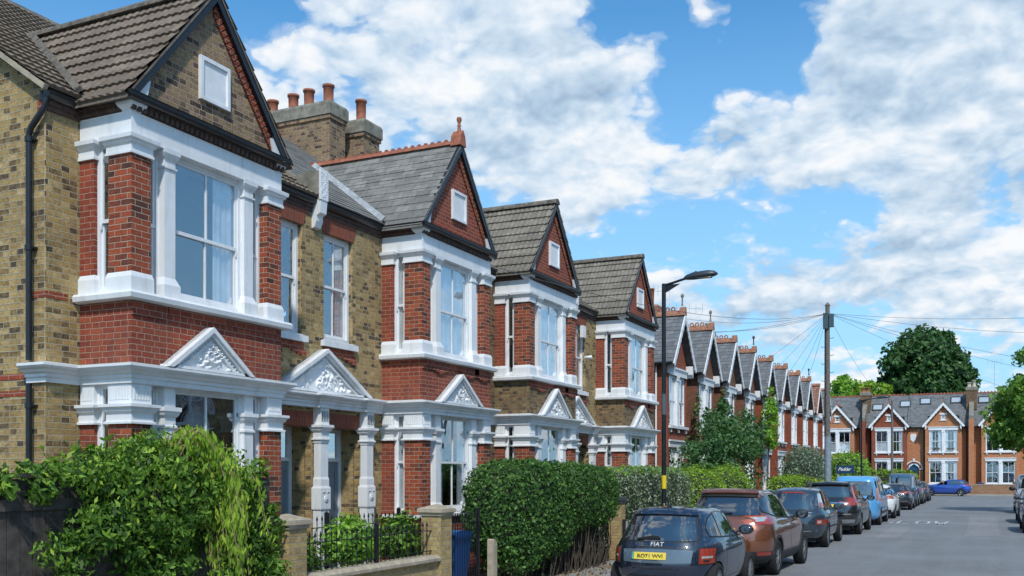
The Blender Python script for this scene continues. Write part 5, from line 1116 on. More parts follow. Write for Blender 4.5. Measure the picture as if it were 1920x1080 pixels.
def wire(a, b, sag, lab):
    m = MB(); a = Vector(a); b = Vector(b); pts = []
    for i in range(15): f = i / 14; p = a.lerp(b, f); p.z -= sag * 4 * f * (1 - f); pts.append(p)
    m.tube(pts, .007, 4, caps=False); o = m.build('overhead_wire', 'wire', loc=tuple(a)); tag(o, lab, 'wire', 'telephone wires fanning out from the wooden pole')
plain('wire', (.10, .11, .12), .6)
A = (PX, PY, PH - .35)
for tgt, sag, lab in (((-11.1, 44.0, 8.4), .15, 'wire from the pole to the second small gable'), ((-11.1, 39.4, 8.4), .3, 'wire from the pole to the first small gable'), ((-11.1, 48.7, 6.6), .1, 'wire from the pole to the third small house eave'), ((-11.1, 53.3, 6.6), .15, 'wire from the pole to the fourth small house eave'), ((-11.1, 57.9, 6.6), .2, 'wire from the pole to the fifth small house eave'), ((-11.1, 62.5, 6.6), .25, 'wire from the pole to the sixth small house eave'), ((-11.1, 67.1, 6.6), .3, 'wire from the pole to the seventh small house eave'), ((-9.0, 29.3, 6.5), .35, 'wire crossing in front of the gables to the fourth bay fronted house'), ((-9.0, 17.9, 6.3), .6, 'longest wire sagging towards the slate roofed bay fronted house'),
                  ((9.5, 47, 8.9), .5, 'highest wire running right from the pole'), ((9.5, 52, 8.3), .5, 'second highest wire running right from the pole'), ((9.5, 60, 6.9), .5, 'wire running right above the huge tree'), ((9.5, 66, 6.6), .5, 'wire running right just below its neighbour above the tree'), ((9.5, 80, 5.4), .6, 'lowest wire running right towards the roadside tree'), ((-7.1, 90.2, 8.1), .8, 'wire running away to the distant slim pole')):
    wire(A, tgt, sag, lab)
# television aerials
def aerial(lab, x, y, z0, z1, n, d):
    t = thing('aerial', (x, y, z0), lab, 'aerial'); m = MB(); m.tube([(x, y, z0), (x, y, z1)], .012, 5); m.build('mast', 'galv', t); m = MB(); m.bar((x - d[0], y - d[1], z1 - .1), (x + d[0], y + d[1], z1 - .05), .014, .014)
    for k in range(n): f = -1 + 2 * k / (n - 1); m.tube([(x + d[0] * f, y + d[1] * f, z1 - .35), (x + d[0] * f, y + d[1] * f, z1 + .2)], .006, 4)
    m.build('antenna', 'galv', t)
aerial('thin tall television aerial behind the first small gable', -14.0, 46, 8.5, 10.9, 5, (.3, .3)); aerial('wide television aerial behind the second small gable', -13.5, 48.5, 8.5, 10.4, 6, (.7, .5)); aerial('television aerial rising behind the fourth small gable', -14.5, 62.5, 8, 10.2, 6, (.9, .4)); aerial('tall forked aerial on the end terrace ridge right of the huge tree', .9, 103.5, 9.5, 12.6, 4, (.6, .1))
# estate agent board
t = thing('estate_agent_board', (-7.9, 58.2, .1), 'dark blue estate agent board with white script lettering above the pale hedge', 'sign'); m = MB(); m.box(-8.93, -8.86, 58.22, 58.29, .1, 2.45); m.build('post', 'white_paint', t)
m = MB(); m.box(-9.0, -7.95, 58.15, 58.2, 2.02, 2.5); m.build('panel', 'board_blue', t)
plain('board_blue', (.012, .05, .13), .4, var=.05)
# ================================================================ VEHICLES
def paint(name, col, metal=.35, rough=.32):
    m, nt, b = newmat(name); setcol(nt, b, col); b.inputs['Metallic'].default_value = metal; b.inputs['Roughness'].default_value = rough
    b.inputs['Coat Weight'].default_value = 1; b.inputs['Specular IOR Level'].default_value = .2; b.inputs['Coat Roughness'].default_value = .015; b.inputs['Coat IOR'].default_value = 1.9
    ns = N(nt, 'ShaderNodeTexNoise', {'Vector': obj_co(nt), 'Scale': 1.3, 'Detail': 2}); bump(nt, b, ns.outputs[0], .08, .02); return m
paint('paint_navy', (.006, .014, .034), 0); paint('paint_copper', (.27, .09, .038), .6); paint('paint_slate', (.016, .03, .045), 0); paint('paint_black', (.009, .009, .010), 0)
paint('paint_sky', (.10, .36, .68), .1); paint('paint_white', (.72, .73, .72), 0); paint('paint_charcoal', (.018, .022, .028), 0); paint('paint_bronze', (.10, .085, .07), .5); paint('paint_blue', (.008, .06, .36), .3)
paint('paint_silver', (.42, .47, .52), .3); paint('paint_teal', (.03, .09, .17), 0); paint('paint_grey', (.12, .135, .15), .4)
m, nt, b = newmat('window_dark'); setcol(nt, b, (.012, .015, .018)); b.inputs['Roughness'].default_value = .02; b.inputs['IOR'].default_value = 3.0
m, nt, b = newmat('lamp_red'); setcol(nt, b, (.30, .035, .02)); b.inputs['Roughness'].default_value = .12; b.inputs['Coat Weight'].default_value = 1
m, nt, b = newmat('lamp_orange'); setcol(nt, b, (.42, .075, .03)); b.inputs['Roughness'].default_value = .12; b.inputs['Coat Weight'].default_value = 1
m, nt, b = newmat('lamp_clear'); setcol(nt, b, (.62, .62, .62)); b.inputs['Roughness'].default_value = .1; b.inputs['Metallic'].default_value = .5; b.inputs['Coat Weight'].default_value = 1
plain('chrome', (.72, .73, .75), .12, metal=1, var=.02); plain('alloy', (.5, .52, .54), .28, metal=.85, var=.05); plain('plate_yellow', (.82, .62, .08), .4, var=.02); plain('plate_text', (.02, .02, .02), .5); plain('plate_blue', (.05, .18, .55), .4); plain('plate_green', (.08, .5, .12), .4)
plain('cladding', (.03, .032, .036), .65, var=.15)
def catmull(P, n):
    P = np.array(P, float); out = []; m = len(P) - 1
    for i in range(m):
        p0, p1, p2, p3 = P[max(0, i - 1)], P[i], P[i + 1], P[min(m, i + 2)]
        for k in range(n):
            t = k / n; t0, t1 = (p2 - p0) / 2, (p3 - p1) / 2
            out.append((2 * t**3 - 3 * t**2 + 1) * p1 + (t**3 - 2 * t**2 + t) * t0 + (-2 * t**3 + 3 * t**2) * p2 + (t**3 - t**2) * t1)
    out.append(P[-1]); return np.array(out)
class Car:
    def __init__(s, label, cat, paintm, levels, L, W, nr=5., nf=4.5, wheels=(.9, 3.5), wr=.33, ym=None, arch=1.1, sub=4, cut=None, group='cars parked along the left kerb', name='parked_car'):
        s.root = thing(name, (0, 0, 0), label, cat, group); s.root['_o'] = (0, 0, 0); s.W = W; s.L = L; s.paint = paintm; s.wheels = wheels; s.wr = wr
        LV = catmull(levels, sub); Nn = 88; V = []
        mid = (levels[-1][1] + levels[-1][2]) / 2 if ym is None else ym
        for z, yr, yf, w in LV:
            for k in range(Nn):
                a = 2 * math.pi * k / Nn; c, q = math.cos(a), math.sin(a); n_ = nf if q > 0 else nr; hf = (yf - mid) if q > 0 else (mid - yr)
                hf = max(hf, .01); V.append((w * math.copysign(abs(c) ** (2 / n_), c), mid + hf * math.copysign(abs(q) ** (2 / n_), q), z))
        R_ = len(LV); F = [(i * Nn + j, i * Nn + (j + 1) % Nn, (i + 1) * Nn + (j + 1) % Nn, (i + 1) * Nn + j) for i in range(R_ - 1) for j in range(Nn)]
        F += [tuple(range(Nn))[::-1], tuple(range((R_ - 1) * Nn, R_ * Nn))]
        me = bpy.data.meshes.new('body'); me.from_pydata(V, [], F); me.materials.append(MT[paintm]); me.materials.append(MT['trim_black'])
        s.bvh = BVHTree.FromPolygons(V, F); s.H = LV[-1][0]
        o = bpy.data.objects.new('body', me); COL.objects.link(o); cuts = []
        for y in wheels:
            for sx in (-1, 1):
                mb = MB(); n = 28; r = wr * arch; x0, x1 = (sx * (W / 2 - .30), sx * (W / 2 + .3)); x0, x1 = min(x0, x1), max(x0, x1)
                P = [(y + r * math.cos(2 * math.pi * i / n), wr + r * math.sin(2 * math.pi * i / n)) for i in range(n)]; mb.prism(P, 0, x0, x1, 0); cuts.append(mb)
        if cut: mb = MB(); mb.box(*cut); cuts.append(mb)
        tmp = []
        for mb in cuts:
            q = mb.build('cutter', 'trim_black'); bm = bmesh.new(); bm.from_mesh(q.data); bmesh.ops.recalc_face_normals(bm, faces=bm.faces); bm.to_mesh(q.data); bm.free(); tmp.append(q)
            md = o.modifiers.new('b', 'BOOLEAN'); md.operation = 'DIFFERENCE'; md.object = q; md.solver = 'EXACT'
            try: md.material_mode = 'TRANSFER'
            except Exception: pass
        bpy.context.view_layer.update(); dg = bpy.context.evaluated_depsgraph_get(); me2 = bpy.data.meshes.new_from_object(o.evaluated_get(dg)); o.modifiers.clear(); o.data = me2
        for q in tmp: bpy.data.objects.remove(q)
        me2.polygons.foreach_set('use_smooth', [True] * len(me2.polygons))
        try: me2.set_sharp_from_angle(angle=R(38))
        except Exception: pass
        o.name = 'body'; o.parent = s.root; o['_o'] = (0, 0, 0); s.body = o
    def hit(s, side, a, z):
        if side == 'R': h = s.bvh.ray_cast(Vector((5, a, z)), Vector((-1, 0, 0)))
        elif side == 'L': h = s.bvh.ray_cast(Vector((-5, a, z)), Vector((1, 0, 0)))
        elif side == 'B': h = s.bvh.ray_cast(Vector((a, -5, z)), Vector((0, 1, 0)))
        elif side == 'T': h = s.bvh.ray_cast(Vector((a, z, 5)), Vector((0, 0, -1)))
        else: h = s.bvh.ray_cast(Vector((a, 12, z)), Vector((0, -1, 0)))
        if h[0] is None: return None
        n = h[1]; d = {'R': (1, 0, 0), 'L': (-1, 0, 0), 'B': (0, -1, 0), 'F': (0, 1, 0), 'T': (0, 0, 1)}[side]
        if n.dot(Vector(d)) < 0: n = -n
        return h[0], n
    def patch(s, side, lower, upper, name, mat, off=.006, nu=14, nv=5, parent=None, smooth=True, thick=None):
        def res(P, n):
            P = np.array(P, float)
            if len(P) > 2 and smooth: P = catmull(P, 6)
            d = np.r_[0, np.cumsum(np.linalg.norm(np.diff(P, axis=0), axis=1))]; t = np.linspace(0, d[-1], n); return np.column_stack([np.interp(t, d, P[:, 0]), np.interp(t, d, P[:, 1])])
        A, B = res(lower, nu + 1), res(upper, nu + 1); V = []; last = None; ok = []
        for j in range(nv + 1):
            for i in range(nu + 1):
                p = A[i] + (B[i] - A[i]) * j / nv; h = s.hit(side, p[0], p[1]); ok.append(h is not None); V.append(h)
        F = []; k = nu + 1; pts = [tuple(h[0] + h[1] * off) if h else (0, 0, 0) for h in V]; inn = [tuple(h[0] - h[1] * .004) if h else (0, 0, 0) for h in V]
        for j in range(nv):
            for i in range(nu):
                q = (j * k + i, j * k + i + 1, (j + 1) * k + i + 1, (j + 1) * k + i)
                if all(ok[x] for x in q): F.append(q)
        if not F: return None
        rim = [(i, i + 1) for i in range(nu)] + [(nv * k + i + 1, nv * k + i) for i in range(nu)] + [((j + 1) * k, j * k) for j in range(nv)] + [(j * k + nu, (j + 1) * k + nu) for j in range(nv)]; nP = len(pts)
        FR = [(a, b_, nP + b_, nP + a) for a, b_ in rim if ok[a] and ok[b_]]
        mb = MB(); mb.mesh(pts + inn, F, 0, sm=True); mb.mesh(pts + inn, FR, 0)
        return mb.build(name, mat, parent or s.root)
    def strip(s, side, pts, w, mat='trim_black', name='panel_gap', off=.0015, parent=None, n=None):
        P = catmull(pts, 5) if len(pts) > 2 else np.array([np.array(pts[0]) + (np.array(pts[1]) - np.array(pts[0])) * t for t in np.linspace(0, 1, 12)])
        lo, hi = [], []
        for i in range(len(P)):
            d = P[min(i + 1, len(P) - 1)] - P[max(i - 1, 0)]; d /= max(1e-9, np.linalg.norm(d)); nn = np.array([-d[1], d[0]]) * w / 2; lo.append(P[i] - nn); hi.append(P[i] + nn)
        return s.patch(side, lo, hi, name, mat, off, nu=len(P) - 1 if not n else n, nv=1, smooth=False, parent=parent)
    def sides(s, y, fn):
        for side in 'RL': fn(side)
    def windows(s, zb, zt, ivs, frame=.035):
        """side glazing between belt line zb and roof line zt (polylines in y,z)"""
        B = catmull(zb, 6); T = catmull(zt, 8); fb = lambda y: np.interp(y, B[:, 0], B[:, 1]); ft = lambda y: np.interp(y, T[:, 0], T[:, 1])
        for side in 'RL':
            y0, y1 = ivs[0][0] - .03, ivs[-1][1] + .03; ys = np.linspace(y0, y1, 24)
            s.patch(side, [(y, fb(y) - .022) for y in ys], [(y, max(ft(y), fb(y)) + .02) for y in ys], 'window_surround', 'trim_black', .003, 24, 5, smooth=False)
            for a, c in ivs:
                ys = np.linspace(a, c, 10); s.patch(side, [(y, fb(y)) for y in ys], [(y, max(ft(y), fb(y) + .01)) for y in ys], 'side_window', 'window_dark', .009, 12, 5, smooth=False)
    def finish(s, x, y, rz=0, spokes=10, rim='alloy', wide=.21):
        for yy in s.wheels:
            for sx in (-1, 1):
                c = (sx * (s.W / 2 - .115), yy, s.wr); r = s.wr; w = wide / 2; t = MB()
                t.lathe([(r * .66, -w * .8), (r * .70, -w), (r * .93, -w), (r, -w * .72), (r, w * .72), (r * .93, w), (r * .70, w), (r * .66, w * .8)], c, 36, ax=0); to = t.build('wheel', 'rubber', s.root)
                q = MB(); e = sx; q.lathe([(r * .68, e * w * .2), (r * .68, e * w * .85), (r * .64, e * w * .9), (r * .61, e * w * .6), (r * .6, -e * w * .2)], c, 30, ax=0)
                for k in range(spokes):
                    a = 2 * math.pi * k / spokes + .1; a2 = a + (.14 if k % 2 else -.14) * (10 / spokes) * .5
                    q.bar((c[0] + e * w * .75, c[1] + math.cos(a) * r * .1, c[2] + math.sin(a) * r * .1), (c[0] + e * w * .62, c[1] + math.cos(a2) * r * .62, c[2] + math.sin(a2) * r * .62), .03, .035, up=(1, 0, 0))
                q.lathe([(r * .16, e * w * .4), (r * .16, e * w * .85), (r * .05, e * w * .9)], c, 12, ax=0); ro = q.build('rim', rim, to)
                d = MB(); d.lathe([(r * .63, e * w * .02), (r * .63, e * w * .08), (.02, e * w * .1)], c, 18, ax=0); d.build('brake_disc', 'dark_grey', to)
        u = MB(); u.box(-s.W / 2 + .3, s.W / 2 - .3, .4, s.L - .4, .16, .3); u.build('underbody', 'trim_black', s.root)
        s.root.location = (x, y, 0); s.root.rotation_euler = (0, 0, rz); return s.root
    def mirror(s, y, z, mat=None, sz=1.0):
        for sx in (-1, 1):
            h = s.hit('R' if sx > 0 else 'L', y, z); x = h[0].x; m = MB(); m.blob((x + sx * .15 * sz, y, z + .05), (.12 * sz, .065 * sz, .085 * sz), n=12, k=7); m.bar((x - sx * .03, y + .02, z), (x + sx * .09, y, z + .02), .06, .03); mo = m.build('door_mirror', mat or s.paint, s.root)
            g = MB(); g.lathe([(.068 * sz, 0), (.066 * sz, -.006)], (x + sx * .15 * sz, y - .056 * sz, z + .05), n=14, ax=1); g.build('mirror_glass', 'window_dark', mo)
    def rear(s, win, name='rear_window', seam=None):
        x, z0, z1, x1 = win; s.patch('B', [(-x - .02, z0 - .02), (0, z0 - .03), (x + .02, z0 - .02)], [(-x1 - .02, z1 + .02), (0, z1 + .03), (x1 + .02, z1 + .02)], 'window_surround', 'trim_black', .003)
        return s.patch('B', [(-x, z0), (0, z0 - .012), (x, z0)], [(-x1, z1), (0, z1 + .012), (x1, z1)], name, 'window_dark', .009)
    def plate(s, x, z, w=.52, h=.112, col='plate_yellow', side='B'):
        return s.patch(side, [(x - w / 2, z - h / 2), (x + w / 2, z - h / 2)], [(x - w / 2, z + h / 2), (x + w / 2, z + h / 2)], 'number_plate', col, .02, 6, 1)
    def handle(s, y, z, mat=None):
        for side in 'RL':
            h = s.hit(side, y, z); sx = 1 if side == 'R' else -1; m = MB(); m.tube([(h[0].x - sx * .01, y - .09, z), (h[0].x + sx * .03, y - .06, z + .003), (h[0].x + sx * .03, y + .06, z + .003), (h[0].x - sx * .01, y + .09, z)], .014, 6); m.build('door_handle', mat or s.paint, s.root)
    def doors(s, cuts, z0, z1):
        for side in 'RL':
            for y0, y1 in cuts: s.strip(side, [(y0, z0), ((y0 + y1) / 2, (z0 + z1) / 2), (y1, z1)], .009)
            s.strip(side, [(cuts[0][0], z0), (cuts[-1][0], z0)], .009)
    def archtrim(s, mat='cladding', w=.06):
        for side in 'RL':
            for y in s.wheels:
                r = s.wr * 1.1 + w * .4; P = [(y + r * math.cos(a), s.wr + r * math.sin(a)) for a in np.linspace(-.15, math.pi + .15, 22)]; s.strip(side, P, w, mat, 'arch_trim', .012)
def text(root, txt, loc, size, mat, rot, name='lettering', ext=.002, shear=0, off=0, space=1):
    cu = bpy.data.curves.new('t', 'FONT'); cu.body = txt; cu.size = size; cu.extrude = ext; cu.align_x = 'CENTER'; cu.align_y = 'CENTER'; cu.shear = shear; cu.offset = off; cu.space_character = space
    o = bpy.data.objects.new('t', cu); COL.objects.link(o); bpy.context.view_layer.update(); me = bpy.data.meshes.new_from_object(o.evaluated_get(bpy.context.evaluated_depsgraph_get())); bpy.data.objects.remove(o)
    me.materials.clear(); me.materials.append(MT[mat]); me.transform(Matrix.Translation(loc) @ rot.to_4x4()); q = bpy.data.objects.new(name, me); COL.objects.link(q); q.parent = root; return q
paint('recess_reflection', (.10, .13, .16), 0)  # greyer than the navy body: reflection beside the plate put into the colour
ROTB = Matrix.Rotation(R(90), 3, 'X')     # lettering readable from behind the car (facing -Y)
# ---- small navy hatchback
LV = [(.19, .30, 3.38, .66), (.26, .16, 3.50, .77), (.40, .06, 3.58, .815), (.58, .03, 3.62, .838), (.76, .05, 3.60, .84), (.88, .085, 3.52, .828), (.95, .12, 3.36, .808), (1.0, .15, 3.10, .785), (1.05, .19, 2.82, .752), (1.12, .235, 2.68, .725), (1.25, .32, 2.46, .680), (1.37, .42, 2.22, .63), (1.44, .50, 2.05, .59), (1.485, .60, 1.85, .53), (1.51, .78, 1.65, .43), (1.525, 1.0, 1.45, .28), (1.53, 1.2, 1.3, .1)]
c = Car('small dark navy hatchback nearest the camera with yellow number plate', 'car', 'paint_navy', LV, 3.63, 1.68, 3.6, 3.2, (.66, 2.98), .315, ym=1.6)
c.windows([(.55, 1.07), (1.4, 1.03), (2.6, 1.0)], [(.58, 1.15), (.78, 1.33), (1.2, 1.425), (1.75, 1.40), (2.2, 1.24), (2.62, 1.02)], [(.62, 1.03), (1.09, 2.52)])
rw = c.rear((.56, 1.0, 1.375, .47))
c.patch('B', [(-.50, 1.385), (0, 1.40), (.50, 1.385)], [(-.46, 1.465), (0, 1.485), (.46, 1.465)], 'spoiler', 'paint_navy', .035)
c.patch('B', [(-.52, .655), (0, .64), (.52, .655)], [(-.54, .855), (0, .87), (.54, .855)], 'plate_recess', 'recess_reflection', .006); c.plate(-.10, .755)
text(c.root, 'RO71 WVJ', Vector((-.085, c.hit('B', -.1, .755)[0].y - .024, .755)), .087, 'plate_text', ROTB, ext=.001, off=.001, space=1.0)
for nm, mt, a, b_ in (('plate_band', 'plate_blue', -.385, -.36), ('plate_flash', 'plate_green', -.357, -.338)): c.patch('B', [(a, .70), (b_, .70)], [(a, .81), (b_, .81)], nm, mt, .0215, 2, 1)
text(c.root, 'FIAT', Vector((-.0, c.hit('B', 0, .945)[0].y - .012, .945)), .095, 'white_plastic', ROTB, 'badge', .004, .15, .001, 1.12)
for sx in (-1, 1):
    a, b_ = sx * .60, sx * .785
    t_ = c.patch('B', [(a, .62), (b_, .63)], [(a, .90), (b_, .89)], 'tail_light', 'trim_black', .012, 8, 6); a, b_ = sx * .615, sx * .77; c.patch('B', [(a, .64), (b_, .645)], [(a, .88), (b_, .875)], 'lens', 'lamp_red', .02, 8, 6, parent=t_); c.patch('B', [(sx * .64, .725), (sx * .75, .725)], [(sx * .64, .76), (sx * .75, .76)], 'reverse_lamp', 'lamp_clear', .026, 4, 2, parent=t_)
    c.patch('B', [(sx * .66, .67), (sx * .72, .67)], [(sx * .66, .70), (sx * .72, .70)], 'lamp_bar', 'trim_black', .024, 4, 2, parent=t_)
c.strip('B', [(-.57, .9), (-.6, 1.1), (-.54, 1.3), (-.48, 1.38)], .012); c.strip('B', [(.57, .9), (.6, 1.1), (.54, 1.3), (.48, 1.38)], .012); c.strip('B', [(-.58, .565), (0, .55), (.58, .565)], .02); c.strip('B', [(-.56, .885), (0, .90), (.56, .885)], .03)
c.strip('B', [(-.7, .45), (0, .43), (.7, .45)], .02, 'trim_black', 'bumper_line', .004); c.patch('B', [(-.6, .24), (.6, .24)], [(-.6, .36), (.6, .36)], 'bumper_insert', 'trim_black', .008)
w_ = MB(); h = c.hit('B', -.15, 1.05); w_.prism([(-.33, 1.02), (.04, 1.035), (.02, 1.075), (-.08, 1.085), (-.30, 1.045)], 1, h[0].y - .05, h[0].y - .015); w_.build('wiper', 'trim_black', c.root)
c.doors([(1.13, 1.11), (2.48, 2.40)], .36, 1.0); c.handle(1.32, .9); c.mirror(2.38, 1.04, sz=1.1); c.strip('R', [(1.2, .87), (2.0, .84), (3.2, .80)], .012, 'paint_navy', 'crease', .006)
f = MB(); f.prism([(.75, 1.46), (.95, 1.5), (.80, 1.57), (.77, 1.57)], 0, -.02, .02); f.tube([(0, .80, 1.55), (0, .60, 1.70)], .006, 5); f.build('roof_aerial', 'trim_black', c.root)
c.finish(-4.80, 15.38, spokes=16); c.root.scale = (1.08, 1.03, 1.0)
# ---- copper SUV
def suvlv(L, W, H, hood=1.08, rake=.5, tail=.0, belt=1.02, cowl=3.25, roofw=.60, low=.24):
    w = W / 2; sc_ = L / 4.5; k = lambda z: belt + (z - 1.02) * (H - belt) / (1.66 - 1.02) if z > 1.02 else low + (z - .24) * (belt - low) / (1.02 - .24)
    return [(k(.24), .34, L - .30, w - .13), (k(.32), .16, L - .14, w - .04), (k(.48), .05 + tail, L - .03, w - .012), (k(.70), .02 + tail, L, w), (k(.88), .05 + tail, L - .05, w - .004), (k(.97), .08 + tail, L - .16, w - .018), (hood - .03, .11 + tail, L - .45, w - .045), (hood + .01, .13 + tail, L - .9, w - .075), (hood + .05, .16 + tail, cowl * sc_, w - .10),
            (k(1.22), .16 + rake * .22 + tail, (cowl - .28) * sc_, w - .15), (k(1.38), .16 + rake * .5 + tail, (cowl - .60) * sc_, w - .21), (k(1.52), .16 + rake * .8 + tail, (cowl - .92) * sc_, w - .27), (k(1.585), .16 + rake * 1.02 + tail, (cowl - 1.12) * sc_, roofw - .02), (k(1.62), .2 + rake * 1.3 + tail, (cowl - 1.35) * sc_, roofw - .12), (k(1.645), .9, (cowl - 1.6) * sc_, roofw - .26), (k(1.66), 1.15, 1.5, .1)]
c = Car('copper orange SUV with silver roof rails parked behind the navy hatchback', 'car', 'paint_copper', suvlv(4.52, 1.84, 1.68), 4.52, 1.84, 4.6, 4, (.93, 3.62), .35, ym=1.4)
c.windows([(.35, 1.28), (1.2, 1.14), (3.2, 1.04)], [(.40, 1.32), (.62, 1.48), (1.2, 1.56), (1.95, 1.53), (2.6, 1.33), (3.22, 1.05)], [(.50, 1.03), (1.09, 1.92), (1.98, 3.10)])
c.rear((.66, 1.19, 1.50, .56)); c.patch('B', [(-.55, 1.545), (0, 1.555), (.55, 1.545)], [(-.52, 1.60), (0, 1.615), (.52, 1.60)], 'spoiler', 'paint_copper', .08); c.patch('B', [(-.56, 1.51), (0, 1.52), (.56, 1.51)], [(-.55, 1.545), (0, 1.555), (.55, 1.545)], 'spoiler_lip', 'trim_black', .03)
for sx, sd in ((-1, 'L'), (1, 'R')):
    t_ = c.patch('B', [(sx * .62, 1.03), (sx * .905, .995)], [(sx * .60, 1.09), (sx * .84, 1.15)], 'tail_light', 'lamp_red', .012, 10, 4); c.patch('B', [(sx * .62, 1.06), (sx * .76, 1.065)], [(sx * .62, 1.085), (sx * .75, 1.11)], 'clear_lens', 'lamp_clear', .018, 8, 2, parent=t_)
    q = c.patch(sd, [(.10, .99), (.42, 1.05)], [(.16, 1.17), (.60, 1.17)], 'tail_light', 'lamp_orange', .012, 8, 4); c.patch(sd, [(.2, 1.08), (.42, 1.10)], [(.2, 1.14), (.50, 1.15)], 'clear_lens', 'lamp_clear', .018, 6, 2, parent=q)
    c.patch('B', [(sx * .66, .42), (sx * .88, .43)], [(sx * .66, .49), (sx * .89, .49)], 'reflector', 'lamp_red', .014, 6, 2)
c.patch('B', [(-.92, .30), (0, .28), (.92, .30)], [(-.915, .50), (0, .48), (.915, .50)], 'rear_cladding', 'cladding', .012); c.patch('B', [(-.4, .78), (.4, .78)], [(-.4, .98), (.4, .98)], 'plate_recess', 'paint_copper', -.001); c.plate(0, .88)
c.strip('B', [(.905, .52), (.90, .75), (.86, 1.0)], .012); c.strip('B', [(-.93, .66), (0, .64), (.93, .66)], .015)
for sd in 'RL':
    c.patch(sd, [(.06, .27), (.50, .27)], [(.06, .50), (.50, .50)], 'corner_cladding', 'cladding', .012, 8, 3); c.patch(sd, [(1.32, .25), (3.24, .25)], [(1.30, .44), (3.26, .44)], 'sill_cladding', 'cladding', .014, 12, 3); c.patch(sd, [(4.02, .27), (4.44, .30)], [(4.02, .45), (4.44, .45)], 'front_cladding', 'cladding', .012, 6, 3); c.strip(sd, [(1.30, .52), (2.2, .50), (3.2, .52)], .012, 'paint_copper', 'crease', .008)
    c.strip(sd, [(.5, 1.0), (2.0, .93), (3.9, .88)], .012, 'paint_copper', 'crease', .006)
w_ = MB(); h = c.hit('B', .1, 1.22); w_.bar((-.30, h[0].y - .03, 1.19), (.16, h[0].y - .03, 1.23), .03, .02); w_.build('wiper', 'trim_black', c.root); c.patch('B', [(-.09, 1.05), (.09, 1.05)], [(-.09, 1.11), (.09, 1.11)], 'badge', 'chrome', .012, 4, 2)
c.archtrim(); c.doors([(1.30, 1.05), (2.18, 1.95), (3.22, 3.1)], .46, 1.05); c.handle(1.45, .98); c.handle(2.35, .95); c.mirror(2.85, 1.08, 'trim_black', 1.15)
for sx in (-1, 1):
    m = MB(); x = sx * .60; z = lambda y: c.hit('T', x, y)[0].z; m.tube([(x, .78, z(.78)), (x, .92, z(.92) + .055), (x, 1.5, z(1.5) + .065), (x, 2.0, z(2.0) + .055), (x, 2.18, z(2.18) - .01)], .017, 8); m.build('roof_rail', 'alloy', c.root)
c.finish(-4.80, 19.80, rz=R(-1.6), spokes=10); c.root.scale = (1.05, 1.04, 1.05)
# ---- dark slate people carrier
c = Car('dark slate blue rounded people carrier behind the copper SUV', 'car', 'paint_slate', suvlv(4.47, 1.83, 1.68, hood=1.0, rake=.42, belt=.98, cowl=3.55, roofw=.64), 4.47, 1.83, 3.6, 3.4, (.92, 3.65), .34, ym=1.5)
c.windows([(.3, 1.2), (1.2, 1.08), (3.5, .98)], [(.34, 1.3), (.6, 1.5), (1.4, 1.57), (2.2, 1.53), (3.0, 1.25), (3.52, .99)], [(.42, 1.02), (1.08, 1.98), (2.04, 2.85), (2.9, 3.38)])
c.rear((.66, 1.08, 1.50, .55))
for sx in (-1, 1):
    t_ = c.patch('B', [(sx * .70, 1.12), (sx * .80, 1.12)], [(sx * .60, 1.50), (sx * .66, 1.50)], 'lamp_pillar', 'lamp_clear', .014, 4, 8); c.patch('B', [(sx * .70, 1.13), (sx * .81, 1.13)], [(sx * .68, 1.26), (sx * .77, 1.26)], 'lens', 'lamp_red', .02, 4, 4, parent=t_)
    q = c.patch('B', [(sx * .66, .66), (sx * .90, .67)], [(sx * .68, .80), (sx * .90, .80)], 'tail_light', 'lamp_red', .014, 6, 4); c.patch('B', [(sx * .70, .69), (sx * .78, .69)], [(sx * .70, .77), (sx * .78, .77)], 'reverse_lamp', 'lamp_clear', .02, 4, 4, parent=q)
c.patch('B', [(-.3, 1.515), (.3, 1.515)], [(-.28, 1.545), (.28, 1.545)], 'brake_light', 'lamp_red', .02, 8, 1); c.strip('B', [(-.9, .61), (0, .58), (.9, .61)], .05); c.strip('B', [(-.86, .5), (0, .47), (.86, .5)], .02, 'chrome', 'bumper_trim', .006); c.patch('B', [(.38, .96), (.56, .975)], [(.38, .98), (.56, .995)], 'badge', 'chrome', .012, 4, 1); c.plate(0, .84)
c.strip('B', [(-.66, .64), (-.7, .9), (-.66, 1.08)], .01); c.strip('B', [(.66, .64), (.7, .9), (.66, 1.08)], .01)
c.doors([(1.28, 1.04), (2.15, 2.0), (3.2, 3.0)], .42, 1.03); c.handle(1.42, .93); c.handle(2.3, .91); c.mirror(3.0, 1.04, sz=1.15)
for sd in 'RL': c.strip(sd, [(1.3, .58), (3.1, .56)], .05, 'cladding', 'door_strip', .01); c.patch(sd, [(4.0, .6), (4.3, .62)], [(4.0, .72), (4.25, .72)], 'side_marker', 'lamp_clear', .008, 4, 2)
f = MB(); f.tube([(0, 1.0, 1.66), (0, .8, 1.83)], .006, 5); f.build('roof_aerial', 'trim_black', c.root)
c.finish(-4.86, 28.05, spokes=9)
